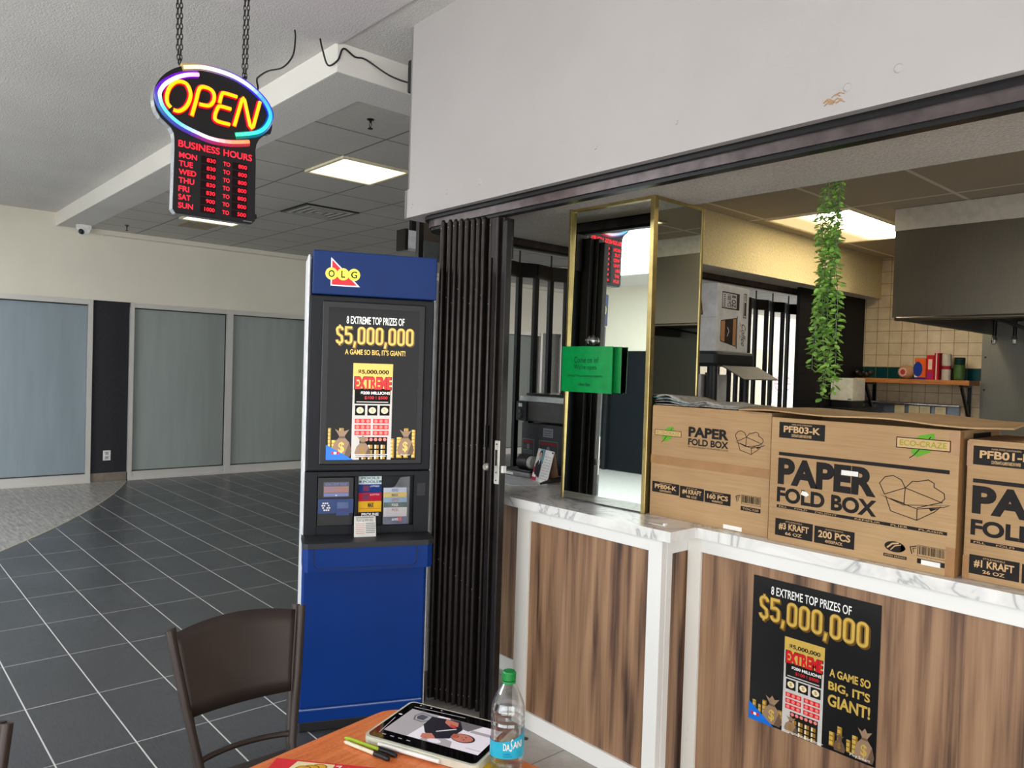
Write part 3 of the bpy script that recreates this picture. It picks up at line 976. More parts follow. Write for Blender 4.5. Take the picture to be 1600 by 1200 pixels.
# ================================================================== COUNTER
YC, YR = 2.345, 2.505
t = thing('service_counter', (-2.17, YC, 0), 'protruding walnut counter bay with white frame beside the folded gate', 'counter')
def panel(par, x0, x1, y, z0, z1, nm='wood_panel'):
    p = MB(); p.box(x0, x1, y + .012, y + .03, z0, z1, WALNUT); return p.build(nm, par, rel=True)
def board(par, x0, x1, y0, y1, z0, z1, mt, nm):
    p = MB(); p.box(x0, x1, y0, y1, z0, z1, mt); return p.build(nm, par, bevel=.0015, rel=True)
panel(t, -2.57, -1.77, YC, .05, .97)
board(t, -2.574, -2.493, YC, YC + .03, 0, .99, GREYLAM, 'stile')
board(t, -1.823, -1.759, YC, YC + .03, 0, .99, WHITELAM, 'stile')
board(t, -2.493, -1.823, YC, YC + .03, .938, .99, WHITELAM, 'rail')
board(t, -2.493, -1.823, YC, YC + .03, 0, .078, WHITELAM, 'rail')
board(t, -1.775, -1.757, YC + .0305, YC + .065, 0, .99, WHITELAM, 'stile')
board(t, -1.775, -1.757, YC + .065, YR + .03, .93, .99, WHITELAM, 'rail')
board(t, -1.775, -1.757, YC + .065, YR + .03, 0, .05, WHITELAM, 'rail')
p = MB(); p.box(-1.78, -1.765, YC + .03, YR + .04, .05, .95, WALNUT); p.build('wood_panel', t, rel=True)
board(t, -2.57, -2.53, YC + .032, 2.74, 0, .99, GREYLAM, 'side_panel')
t = thing('service_counter', (-0.4, YR, 0), 'long walnut counter with white rail, holding the black poster', 'counter')
panel(t, -1.75, 1.9, YR, .05, .97)
board(t, -1.756, -1.696, YR, YR + .03, 0, .99, GREYLAM, 'stile')
board(t, -1.696, 1.9, YR, YR + .03, .935, .99, WHITELAM, 'rail')
board(t, -1.696, 1.9, YR, YR + .03, 0, .078, WHITELAM, 'rail')
board(t, 1.82, 1.9, YR + .031, YR + .06, 0, .99, GREYLAM, 'stile')
t = thing('service_counter', (-2.9, 2.72, 0), 'set-back walnut counter side with white kick, left of the protruding bay', 'counter')
panel(t, -3.2, -2.575, 2.70, .07, .97)
board(t, -3.2, -2.575, 2.70, 2.73, 0, .075, WHITELAM, 'kick')
m = MB()
m.prism([(-3.22, 2.325), (-1.708, 2.325), (-1.708, 2.485), (1.92, 2.485), (1.92, 3.02), (-3.22, 3.02)], MARBLE, .99, 1.03)
tag(m.build('countertop', bevel=.003), 'white marbled laminate countertop stepping back at the boxes', 'countertop')
m = MB(); m.tube([(-2.60, 2.695, .985), (-2.605, 2.69, .72), (-2.63, 2.69, .5), (-2.70, 2.69, .34), (-2.74, 2.69, .15), (-2.75, 2.66, .008)], .004, CABLE, 6)
tag(m.build('hanging_cable'), 'thin black cable hanging by the walnut panel beside the gate', 'cable')

# mirror column standing on the counter
t = thing('mirror_column', (-2.24, 2.71, 1.03), 'square mirrored column with brass edge trim standing on the counter', 'column')
cx0, cx1, cyf, cyb = -2.475, -2.0, 2.53, 2.885
m = MB(); m.box(cx0 + .006, cx1 - .006, cyf + .03, cyb - .006, 1.03, 2.355, BLACKP); m.build('core', t, rel=True)
m = MB()     # the glass sits a hair out of true, as mirror cladding does
mq = []
for z in (1.036, 2.346):
    for d in (0, .0055):
        for x in (cx0 + .012, cx1 - .014):
            mq.append((x, cyf + .0005 + .026 * (x - cx0 - .24) + .012 * (z - 1.2) + d, z))
m.add(mq, [(0, 1, 5, 4), (2, 6, 7, 3), (0, 4, 6, 2), (1, 3, 7, 5), (4, 5, 7, 6), (0, 2, 3, 1)], MIRROR); m.build('front_mirror', t, rel=True)
m = MB(); m.box(cx1 - .005, cx1, cyf + .016, cyb - .012, 1.038, 2.345, MIRROR); m.build('side_mirror', t, rel=True)
for (a, b_, c, d) in ((cx0, cx0 + .014, cyf - .011, cyf + .022), (cx1 - .018, cx1 + .004, cyf + .002, cyf + .03), (cx1 - .012, cx1 + .004, cyb - .014, cyb)):
    p = MB(); p.box(a, b_, c, d, 1.03, 2.355, GOLD); p.build('corner_trim', t, bevel=.002, rel=True)
p = MB()
p.box(cx0 + .014, cx1 - .018, cyf + .004, cyf + .03, 2.342, 2.355, GOLD)
p.box(cx1 - .006, cx1 + .003, cyf + .018, cyb - .014, 2.342, 2.355, GOLD)
p.build('top_trim', t, rel=True)
# green card sign with suction cup
t = thing('greeting_card_sign', (-2.31, cyf, 1.63), 'bright green card sign stuck on the mirrored column with a clear suction cup', 'sign')
GREEN = pmat('glossy_green_card', rgb(10, 138, 66), .25)
GREEN2 = pmat('deep_green_card', rgb(8, 120, 54), .3)
p = MB(); p.box(-2.45, -2.136, cyf - .013, cyf - .011, 1.527, 1.726, GREEN2); p.build('back_card', t, rel=True)
p = MB(); p.box(-2.468, -2.166, cyf - .036, cyf - .033, 1.523, 1.727, GREEN); p.build('front_card', t, rel=True)
a = Art((-2.468, cyf - .0362, 1.523), (1, 0, 0), (0, 0, 1), (0, -1, 0))
DG = ink('dark_green_ink', 8, 48, 30)
a.text('Come on in!', .078, .222, .13, .158, DG); a.text("We're open", .078, .212, .095, .124, DG)
a.text('Entrez! Nous sommes ouverts.', .042, .252, .068, .08, DG); a.text('Uber Eats', .11, .18, .028, .042, DG, bold=.01)
a.build('lettering', t, rel=True)
p = MB(); p.box(-2.47, -2.16, cyf - .0325, cyf - .013, 1.722, 1.7235, GREEN2); p.build('card_fold', t, rel=True)
CUP = mk_clear('clear_suction_rubber', (.9, .92, .92, 1), .25, .1)
p = MB(); p.lathe([(.026, 0), (.022, .008), (.009, .014), (.009, .03), (.012, .034)], CUP, 18, (-2.318, cyf - .0005, 1.755), (0, -1, 0)); p.build('suction_cup', t, rel=True)

# ================================================================== NEON SIGN
SX = -3.33
t = thing('neon_open_sign', (SX, 1.215, 2.215), 'lit neon OPEN sign with red business hours hanging on two chains', 'neon sign')
SFR = (Vector((SX, 0, 0)), Vector((0, 1, 0)), Vector((0, 0, 1)), Vector((1, 0, 0)))
oc, oz, oa, ob_ = 1.216, 2.683, .252, .182
outl = []
for k in range(33):
    a = math.radians(-14 + k * (212 / 32))
    outl.append((oc + oa * math.cos(a), oz + ob_ * math.sin(a)))
outl += [(.992, 2.603), (1.012, 2.588), (1.033, 2.572), (1.045, 2.552), (1.049, 2.53), (1.05, 2.49), (1.047, 2.24), (1.06, 2.222), (1.38, 2.222), (1.398, 2.24), (1.396, 2.5), (1.393, 2.55), (1.397, 2.578), (1.408, 2.602), (1.428, 2.622), (1.447, 2.637)]
SILV = pmat('silver_sign_edge', rgb(196, 198, 202), .25, .8)
SIGNF = pmat('black_sign_face', rgb(14, 11, 15), .35)
m = MB(); m.prism(outl, SILV, -.045, -.006, SFR); m.build('housing', t, rel=True)
m = MB(); m.prism(outl, SIGNF, -.006, 0, SFR); m.build('face', t, rel=True)
REDH = emat('red_led_halo', (1.0, 0.0, 0.03, 1), 0.75)  # glow around the letters, shaped as wide red tubes behind them
YEL = emat('yellow_led', (1.0, 0.62, 0.0, 1), 1.35)
L_O = [(1.028, 2.648), (1.014, 2.664), (1.012, 2.695), (1.022, 2.728), (1.042, 2.754), (1.066, 2.764), (1.091, 2.758), (1.105, 2.728), (1.101, 2.693), (1.084, 2.66), (1.06, 2.641), (1.039, 2.641)]
L_P = [(1.112, 2.635), (1.128, 2.70), (1.139, 2.75), (1.156, 2.766), (1.188, 2.763), (1.203, 2.744), (1.199, 2.714), (1.18, 2.693), (1.142, 2.69)]
L_E = [(1.226, 2.716), (1.234, 2.752), (1.246, 2.763), (1.301, 2.761)]
L_E2 = [(1.276, 2.702), (1.231, 2.703), (1.219, 2.693), (1.208, 2.658), (1.217, 2.638), (1.272, 2.635)]
L_N = [(1.292, 2.634), (1.323, 2.755), (1.329, 2.763), (1.335, 2.755), (1.362, 2.65), (1.369, 2.642), (1.376, 2.65), (1.404, 2.766)]
for nm, runs in (('letter_o', [L_O]), ('letter_p', [L_P]), ('letter_e', [L_E, L_E2]), ('letter_n', [L_N])):
    m = MB()
    for r in runs:
        pts = smooth(r, 4) if r is not L_N else [Vector(p) for p in r]
        m.tube([(SX + .002, p.x, p.y) for p in pts], .0125, REDH, 8)
        m.tube([(SX + .011, p.x, p.y) for p in pts], .0078, YEL, 8)
    m.build(nm, t, rel=True)
T1 = [(1.073, 2.825), (1.142, 2.845), (1.205, 2.85), (1.271, 2.846), (1.321, 2.834), (1.373, 2.811), (1.423, 2.774), (1.45, 2.733), (1.451, 2.7), (1.429, 2.657), (1.388, 2.625), (1.3, 2.597)]
T2 = [(1.136, 2.811), (1.096, 2.8), (1.051, 2.778), (1.007, 2.741), (0.985, 2.706), (0.983, 2.681), (0.994, 2.647), (1.024, 2.614), (1.07, 2.587), (1.135, 2.568), (1.199, 2.556), (1.277, 2.56), (1.358, 2.579)]
def grad(stops, u):
    for (a, ca), (b, cb) in zip(stops[:-1], stops[1:]):
        if u <= b:
            f = (u - a) / (b - a)
            return tuple(ca[i] + (cb[i] - ca[i]) * f for i in range(3))
    return stops[-1][1]
G1 = [(0, (1, .82, .5)), (.2, (1, .95, .8)), (.36, (.9, .95, 1)), (.5, (.05, .35, 1)), (.7, (.02, .55, .95)), (.85, (.03, .8, .7)), (1, (.1, .85, .5))]
G2 = [(0, (.85, .5, 1)), (.2, (.95, .8, 1)), (.36, (.8, .9, 1)), (.5, (.1, .75, .95)), (.65, (.15, .6, .9)), (.8, (.95, .75, .95)), (.9, (1, .35, .2)), (1, (1, .3, .08))]
H1 = [(0, (.5, .35, .1)), (.36, (.1, .05, .8)), (.6, (0, .02, .8)), (.8, (0, .15, .5)), (1, (0, .3, .15))]
H2 = [(0, (.25, 0, .7)), (.3, (.12, 0, .6)), (.5, (0, .12, .4)), (.7, (.1, .05, .5)), (.85, (.6, .02, .1)), (1, (.7, .05, .05))]
for q, (T, G, H) in enumerate(((T1, G1, H1), (T2, G2, H2))):
    pts = smooth(T, 3)
    n = len(pts)
    mc = [emat('led_tube_%d_%d' % (q, k), grad(G, k / (n - 1)) + (1,), 1.35) for k in range(n)]
    mh = [emat('led_glow_%d_%d' % (q, k), grad(H, k / (n - 1)) + (1,), .8) for k in range(n)]  # glow around the border, put into wider deep-coloured tubes
    m = MB()
    m.tube([(SX + .002, oc + (p.x - oc) * 1.015, oz + (p.y - oz) * 1.02) for p in pts], .0155, None, 8, mats=mh)
    m.tube([(SX + .013, p.x, p.y) for p in pts], .0085, None, 8, mats=mc)
    m.build('border_tube', t, rel=True)
REDL = emat('red_led_text', (1.0, 0.012, 0.03, 1), 2.6)
a = Art((SX, 0, 0), (0, 1, 0), (0, 0, 1), (1, 0, 0), .0008)
a.text('BUSINESS', 1.064, 1.235, 2.499, 2.527, REDL, bold=.008); a.text('HOURS', 1.252, 1.377, 2.499, 2.527, REDL, bold=.008)
a.build('lettering', t, rel=True)
DIM = ink('dark_display_window', 30, 10, 14)
rows = [('MON', '8:30', '8:00', .072), ('TUE', '8:30', '8:00', .056), ('WED', '8:30', '8:00', .07), ('THU', '8:30', '8:00', .063), ('FRI', '8:30', '8:00', .043), ('SAT', '9:00', '8:00', .05), ('SUN', '10:00', '5:00', .06)]
for k, (d, o, c, w) in enumerate(rows):
    z0 = 2.455 - k * .0347
    a = Art((SX, 0, 0), (0, 1, 0), (0, 0, 1), (1, 0, 0), .0008)
    a.text(d, 1.068, 1.068 + w, z0, z0 + .0225, REDL, bold=.008)
    a.rect(1.158, 1.222, z0 - .005, z0 + .026, DIM, 1); a.rect(1.292, 1.36, z0 - .005, z0 + .026, DIM, 1)
    o2, c2 = o.replace(':', ''), c.replace(':', '')
    a.text(o2, 1.219 - (.037 if len(o2) == 3 else .043), 1.219, z0 + .003, z0 + .0195, REDL, bold=.004)
    a.text('TO', 1.252, 1.281, z0 + .001, z0 + .0185, REDL, bold=.006)
    a.text(c2, 1.318, 1.356, z0 + .003, z0 + .0195, REDL, bold=.004)
    a.build('hours_row', t, rel=True)
a = Art((SX, 0, 0), (0, 1, 0), (0, 0, 1), (1, 0, 0), .0008)
a.rect(1.345, 1.385, 2.231, 2.236, ink('grey_maker_print', 120, 120, 124), 1)
a.build('maker_mark', t, rel=True)
for y, z in ((1.068, 2.845), (1.345, 2.845)):
    m = MB(); m.tube([(SX - .02 + .014 * math.cos(i * PI / 5), y, z + .012 + .014 * math.sin(i * PI / 5)) for i in range(10)], .003, BLACKM, 6, closed=True); m.build('hook', t, rel=True)
m = MB(); m.lathe([(.012, 0), (.012, .012)], BLACKP, 10, (SX - .02, 1.398, 2.262), (0, 1, 0)); m.build('side_knob', t, rel=True)
def chain(y, ytop, label):
    m = MB()
    z0, z1 = 2.862, ZU - .012
    n = int((z1 - z0) / .021)
    for s in (-.006, .006):
        for k in range(n):
            u = (k + .5) / n
            c = Vector((SX - .02 + (s if k > 1 else 0) * 1.2, y + (ytop - y) * u + s * .8, z0 + (z1 - z0) * u))
            pts = []
            for i in range(10):
                aa = 2 * PI * i / 10
                d1, d2 = .0055 * math.cos(aa), .0145 * math.sin(aa)
                pts.append(c + (Vector((d1, 0, d2)) if k % 2 else Vector((0, d1, d2))))
            m.tube(pts, .0021, pmat('chain_steel', rgb(52, 50, 50), .35, .8), 4, closed=True)
    return tag(m.build('hanging_chain'), label, 'chain', 'chains of the neon sign')
chain(1.068, 1.058, 'doubled steel chain holding the left end of the neon sign')
chain(1.345, 1.348, 'doubled steel chain holding the right end of the neon sign, by the cord')

# ================================================================== LOTTERY KIOSK
KB = pmat('kiosk_blue_plastic', rgb(0, 52, 130), .4, 0, .03, 4, spec=.25)
KN = pmat('kiosk_navy_header', rgb(26, 54, 112), .45, 0, .03, 4, spec=.2)
KG = pmat('kiosk_charcoal', rgb(30, 32, 37), .48, 0, .04, 12, spec=.22)
KW = pmat('kiosk_white_side', rgb(236, 238, 240), .35)
t = thing('ticket_kiosk', (-3.057, 1.523, 0), 'tall blue and charcoal lottery kiosk with a lit poster screen', 'kiosk', rz=math.radians(66))
def kb(nm, x0, x1, y0, y1, z0, z1, mt, bev=.004, par=None):
    b = MB(); b.box(x0, x1, y0, y1, z0, z1, mt); return b.build(nm, par or t, bevel=bev)
kb('side_shell', .002, .558, .11, .27, .04, 2.085, KW)
kb('side_edge', .002, .01, .012, .11, .04, 2.085, KW, .002)
kb('side_edge', .556, .56, .012, .11, .04, 2.085, KW, .001)
kb('base', 0.01, .55, .006, .25, 0, .045, BLACKP)
kb('plinth', .003, .548, -.002, .06, .045, .098, KB)
kb('kick_line', .003, .548, -.005, .05, .098, .104, pmat('pale_blue_groove', rgb(120, 140, 190), .4))
kb('lower_cabinet', .006, .552, -.004, .10, .104, .748, KB, .01)
hd = kb('header', .02, .562, -.014, .10, 1.915, 2.104, KN, .005)
a = Art((0, -.0145, 0), (1, 0, 0), (0, 0, 1), (0, -1, 0), .0006)
RD, YL, GRN = emat('logo_red', rgb(226, 24, 40), .35, rgb(226, 24, 40)), emat('logo_yellow', rgb(250, 240, 84), .45, rgb(250, 240, 84)), ink('logo_dark_green', 40, 56, 14)
WLOGO = emat('logo_white', rgb(250, 244, 250), .45, rgb(250, 244, 250))
a.poly([(.095, 2.076), (.095, 1.953), (.221, 1.953)], WLOGO, 1)
a.poly([(.1, 2.064), (.1, 1.958), (.208, 1.958)], RD, 2)
for x, ch in ((.098, 'O'), (.147, 'L'), (.194, 'G')):
    a.oval(x, 2.005, .026, .0265, YL, 3)
    a.text(ch, x - (.013 if ch != 'L' else .008), x + (.013 if ch != 'L' else .009), 1.990, 2.02, GRN, 4, bold=.02)
a.build('logo', hd)
kb('upper_frame', .012, .556, -.004, .10, 1.147, 1.912, KG, .006)
kb('screen_bezel', .064, .516, -.014, -.003, 1.175, 1.889, BLACKP, .006)
# --- the poster artwork, shared by the screen and the counter poster
GOLDL, GOLDM, GOLDD = ink('gold_ink', 222, 186, 92, .3, .35), ink('deep_gold_ink', 164, 122, 46, .35, .35), ink('brown_gold_ink', 92, 66, 24)
SACK, SACKD = ink('sack_tan_ink', 150, 122, 96), ink('sack_shade_ink', 104, 82, 64)
REDT, REDD = ink('ticket_red_ink', 206, 30, 38), ink('ticket_pink_ink', 232, 130, 120)
SILVI = ink('ticket_silver_ink', 200, 196, 190)
BLUEI = ink('corner_blue_ink', 24, 108, 206)
def E(nm, base, s):     # a backlit copy for the screen
    c = base.node_tree.nodes['Color Ramp'].color_ramp.elements[1].color
    return emat('lit_' + nm, tuple(c), s, tuple(c))
def bag(a, x, y, s, sx, c1, c2, cg, l):
    a.poly([(x - .42 * sx, y), (x + .42 * sx, y), (x + .5 * sx, y + .2 * s), (x + .38 * sx, y + .48 * s), (x + .13 * sx, y + .66 * s), (x - .13 * sx, y + .66 * s), (x - .38 * sx, y + .48 * s), (x - .5 * sx, y + .2 * s)], c1, l)
    a.poly([(x - .1 * sx, y + .66 * s), (x + .1 * sx, y + .66 * s), (x + .36 * sx, y + .92 * s), (x + .12 * sx, y + .86 * s), (x, y + .98 * s), (x - .14 * sx, y + .86 * s), (x - .36 * sx, y + .94 * s)], c1, l)
    a.rect(x - .15 * sx, x + .15 * sx, y + .62 * s, y + .69 * s, c2, l + 1)
    a.poly([(x + .1 * sx, y), (x + .42 * sx, y), (x + .5 * sx, y + .2 * s), (x + .38 * sx, y + .48 * s)], c2, l + 1)
    a.text('$', x - .17 * sx, x + .13 * sx, y + .1 * s, y + .5 * s, cg, l + 2, bold=.02)
def coins(a, x, y, w, h, c1, c2, l):
    a.rect(x, x + w, y, y + h, c1, l)
    k = 0
    while k * .016 < h:
        a.rect(x, x + w, y + k * .016, y + k * .016 + .004, c2, l + 1)
        k += 1
    a.rect(x + w * .7, x + w, y, y + h, c2, l + 1.5)
def ticket(a, x0, x1, y0, y1, C, l):
    w, h = x1 - x0, y1 - y0
    X = lambda u: x0 + u * w
    Y = lambda v: y1 - v * h
    a.rect(x0, x1, y0, y1, C['silver'], l)
    a.rect(x0, x1, Y(.14), y1, C['gold'], l + 1)
    a.text('$5,000,000', X(.12), X(.9), Y(.115), Y(.065), C['black'], l + 2, bold=.03)
    a.rect(X(.04), X(.96), Y(.32), Y(.14), C['gold'], l + 1)
    a.rect(X(.05), X(.95), Y(.42), Y(.26), C['black'], l + 1.5)
    a.text('EXTREME', X(.03), X(.98), Y(.275), Y(.135), C['black'], l + 2, bold=.05)
    a.text('EXTREME', X(.05), X(.96), Y(.268), Y(.14), C['red'], l + 3, bold=.045)
    a.text('$200 MILLIONS', X(.2), X(.94), Y(.325), Y(.29), C['white'], l + 3, bold=.03)
    a.text('$100 ! $500', X(.3), X(.88), Y(.375), Y(.338), C['red'], l + 3, bold=.02)
    a.rect(X(.1), X(.9), Y(.405), Y(.395), C['silver'], l + 3)
    for k in range(3):
        u = .07 + k * .31
        a.rect(X(u), X(u + .25), Y(.54), Y(.435), C['black'], l + 1)
        a.oval(X(u + .125), Y(.487), .09 * w, .034 * h, C['cream'], l + 2, 14)
        a.text('$', X(u + .09), X(u + .16), Y(.505), Y(.468), C['gold2'], l + 3)
    for r in range(3):
        for k in range(2):
            u, v = .07 + k * .46, .575 + r * .062
            a.rect(X(u), X(u + .4), Y(v + .046), Y(v), C['red'], l + 1)
            for q in range(3):
                a.oval(X(u + .07 + q * .13), Y(v + .023), .045 * w, .018 * h, C['pink'], l + 2, 10)
    a.rect(X(.2), X(.9), Y(1), Y(.765), C['black'], l + 1)
    for q in range(6):
        a.oval(X(.26 + q * .115), Y(.79), .045 * w, .018 * h, C['pink'], l + 2, 10)
    for r in range(3):
        for q in range(4):
            a.rect(X(.26 + q * .16), X(.37 + q * .16), Y(.885 + r * .055), Y(.845 + r * .055), C['gold2'], l + 2)
            a.rect(X(.26 + q * .16), X(.3 + q * .16), Y(.885 + r * .055), Y(.845 + r * .055), C['cream'], l + 3)
C_SCR = dict(silver=E('silver', SILVI, .5), gold=E('gold', GOLDL, .7), gold2=E('gold2', GOLDM, .6), black=INK_B, red=E('red', REDT, .7), pink=E('pink', REDD, .6), white=E('white', INK_W, .8), cream=E('cream', ink('cream_ink', 236, 220, 180), .7), sack=E('sack', SACK, .5), sackd=E('sackd', SACKD, .4), blue=E('blue', BLUEI, .7), brown=E('brown', GOLDD, .3), glow=E('glow', ink('amber_glow_ink', 120, 84, 30), .35))
C_POS = dict(silver=SILVI, gold=GOLDL, gold2=GOLDM, black=INK_B, red=REDT, pink=REDD, white=INK_W, cream=ink('cream_ink', 236, 220, 180), sack=SACK, sackd=SACKD, blue=BLUEI, brown=GOLDD, glow=ink('amber_glow_ink', 120, 84, 30))
def stroke(a, pts, w, m, l):
    a.line(pts, w, m, l)
def numeral(a, ch, x, y, w, h, t, m, l):
    """one tall rounded numeral drawn with strokes t wide, inside x..x+w, y..y+h"""
    e = t / 2
    x0, x1, y0, y1 = x + e, x + w - e, y + e, y + h - e
    r = (x1 - x0) * .46
    def arc(cx, cy, a0, a1, rr, n=6): return [(cx + rr * math.cos(math.radians(a0 + (a1 - a0) * k / n)), cy + rr * math.sin(math.radians(a0 + (a1 - a0) * k / n))) for k in range(n + 1)]
    if ch == '0':
        p_ = arc(x1 - r, y1 - r, 0, 90, r) + arc(x0 + r, y1 - r, 90, 180, r) + arc(x0 + r, y0 + r, 180, 270, r) + arc(x1 - r, y0 + r, 270, 360, r)
        stroke(a, p_ + [p_[0]], t, m, l)
    elif ch == '5':
        ym = y0 + (y1 - y0) * .58
        stroke(a, [(x1, y1), (x0, y1), (x0, ym)] + arc(x1 - r, ym - r * .9, 110, 0, r) + arc(x1 - r, y0 + r, 0, -90, r) + arc(x0 + r, y0 + r, 270, 190, r), t, m, l)
    elif ch == '$':
        ym = (y0 + y1) / 2
        stroke(a, arc(x1 - r, y1 - r, 10, 90, r) + arc(x0 + r, y1 - r, 90, 190, r) + [(x0 + r * .3, ym + r * .5), (x1 - r * .3, ym - r * .5)] + arc(x1 - r, y0 + r, -10, -90, r) + arc(x0 + r, y0 + r, 270, 190, r), t, m, l)
        xm = (x0 + x1) / 2
        a.rect(xm - t * .35, xm + t * .35, y0 - e - h * .07, y0 - e, m, l); a.rect(xm - t * .35, xm + t * .35, y1 + e, y1 + e + h * .07, m, l)
    else:
        a.line([(x + w * .55, y + t * .9), (x + w * .3, y - h * .14)], t * .95, m, l)
def gold_amount(a, x0, x1, y0, y1, C, l):
    W_ = dict(zip('$5,0', (.95, .95, .42, .98)))
    s = '$5,000,000'
    tot = sum(W_[c] for c in s)
    k = (x1 - x0) / tot
    h = y1 - y0
    x = x0
    for c in s:
        w = W_[c] * k
        g = w * .04
        numeral(a, c, x + g + .12 * k, y0 - .05 * h, w - 2 * g, h, k * .33, C['brown'], l)
        numeral(a, c, x + g, y0, w - 2 * g, h, k * .34, C['gold2'], l + 1)
        numeral(a, c, x + g + k * .04, y0 + k * .05, w - 2 * g - k * .08, h - k * .09, k * .2, C['gold'], l + 2)
        x += w
# screen
sw, sh = .394, .662
m = MB(); m.box(.092, .487, -.0165, -.0135, 1.197, 1.861, pmat('screen_black_glass', rgb(12, 12, 14), .06, spec=.14)); scr = m.build('screen', t)
a = Art((.0925, -.0166, 1.198), (1, 0, 0), (0, 0, 1), (0, -1, 0), .0002)
X = lambda s: s * sw
Y = lambda v: sh * (1 - v)
a.text('8 EXTREME TOP PRIZES OF', X(.19), X(.83), Y(.102), Y(.052), C_SCR['white'], 2, bold=.012)
gold_amount(a, X(.07), X(.945), Y(.238), Y(.118), C_SCR, 2)
a.text("A GAME SO BIG, IT'S GIANT!", X(.18), X(.85), Y(.31), Y(.268), C_SCR['gold'], 2, bold=.02)
for (x0, w, h) in ((.02, .03, .2), (.14, .05, .2), (.78, .06, .14), (.86, .05, .2), (.95, .04, .19), (.7, .05, .13), (.06, .05, .12)):
    coins(a, X(x0), Y(.99), X(w), sh * h, C_SCR['gold'], C_SCR['gold2'], 1)
ticket(a, X(.275), X(.715), Y(1.0), Y(.36), C_SCR, 3)
bag(a, X(.17), Y(.98), .13, .085, C_SCR['sack'], C_SCR['sackd'], C_SCR['gold'], 8)
bag(a, X(.4), Y(.985), .1, .07, C_SCR['sack'], C_SCR['sackd'], C_SCR['gold2'], 9)
bag(a, X(.88), Y(.97), .12, .075, C_SCR['sack'], C_SCR['sackd'], C_SCR['gold'], 8)
a.poly([(X(0), Y(.9)), (X(0), Y(1)), (X(.3), Y(1))], C_SCR['blue'], 12)
for q, x in enumerate((.07, .1, .13)): a.oval(X(x), Y(.955), .006, .006, C_SCR['red'] if q != 1 else C_SCR['white'], 13, 10)
a.text('Play Smart', X(.83), X(.93), Y(.975), Y(.963), C_SCR['white'], 12)
a.rect(X(.3), X(.68), Y(.968), Y(.964), C_SCR['white'], 12); a.rect(X(.32), X(.66), Y(.978), Y(.974), C_SCR['white'], 12)
a.build('poster_image', scr)
# middle section: scanner and leaflet pocket
mid = MB()
mid.box(.008, .556, .03, .11, .865, 1.144, KG)
mid.box(.008, .062, -.004, .03, .865, 1.144, KG); mid.box(.486, .556, -.004, .03, .865, 1.144, KG)
mid.box(.062, .486, -.004, .03, 1.122, 1.144, KG); mid.box(.062, .486, -.004, .03, .865, .902, KG)
mid.box(.222, .236, -.004, .03, .902, 1.122, KG)
mid.box(.012, .556, .02, .1, 1.1435, 1.148, BLACKP)
mid.build('middle_frame', t, bevel=.002)
kb('handle_recess', .499, .538, -.0055, -.003, 1.03, 1.09, BLACKP, .002)
sc = kb('ticket_scanner', .064, .219, .0, .03, .905, 1.119, BLACKP, .003)
b = MB(); b.box(.088, .198, -.003, 0, 1.034, 1.099, pmat('dim_lcd', rgb(92, 92, 112), .2)); b.build('scanner_screen', sc)
a = Art((0, -.0033, 0), (1, 0, 0), (0, 0, 1), (0, -1, 0), .0003)
LCD = emat('lcd_orange', rgb(160, 118, 104), .25, rgb(150, 110, 100)); LCD2 = emat('lcd_blue', rgb(120, 130, 180), .2, rgb(110, 120, 170))
a.rect(.09, .196, 1.052, 1.08, LCD, 1); a.rect(.09, .196, 1.036, 1.05, LCD2, 1); a.text('SCAN YOUR TICKET', .096, .19, 1.084, 1.094, LCD2, 2); a.oval(.143, 1.04, .004, .003, INK_W, 2, 8)
a.line([(.094, 1.072), (.15, 1.072)], .003, LCD2, 2); a.line([(.094, 1.062), (.135, 1.062)], .003, LCD2, 2)
a.build('screen_text', sc)
b = MB(); b.box(.066, .217, -.012, .0, .963, 1.026, pmat('scanner_blue', rgb(26, 58, 116), .35)); b.box(.143, .199, -.016, -.011, .954, 1.02, pmat('scanner_blue2', rgb(36, 62, 120), .35)); b.build('scanner_panel', sc)
a = Art((0, -.0165, 0), (1, 0, 0), (0, 0, 1), (0, -1, 0), .0004)
a.rect(.147, .195, .985, 1.012, ink('scan_window', 96, 112, 152, .2), 1); a.text('SCAN', .152, .19, .972, .98, ink('scan_purple', 96, 60, 110), 1)
a.build('scan_window', sc)
a = Art((0, -.0125, 0), (1, 0, 0), (0, 0, 1), (0, -1, 0), .0004)
for k in range(16):
    r_, q = k // 4, k % 4
    if (k * 7) % 5 != 0: a.oval(.084 + q * .009 + (r_ % 2) * .004, .978 + r_ * .010, .0042, .0042, INK_W, 1, 6)
a.build('dotted_symbol', sc)
kb('scanner_tray', .058, .222, -.01, .03, .902, .908, KG, .001)
CLEARP = mk_clear('clear_acrylic', (.97, .98, .98, 1), .12, .04)
m = MB()
m.prism([(.348, 1.07), (.39, 1.07), (.405, 1.085), (.42, 1.115), (.462, 1.12), (.462, .906), (.348, .906)], CLEARP, .006, .009, (Vector((0, 0, 0)), Vector((1, 0, 0)), Vector((0, 0, 1)), Vector((0, -1, 0))))
m.box(.462, .466, -.008, .028, .904, 1.121, CLEARP)
lh = m.build('leaflet_pocket', t)
lh['label'] = 'clear acrylic leaflet pocket'
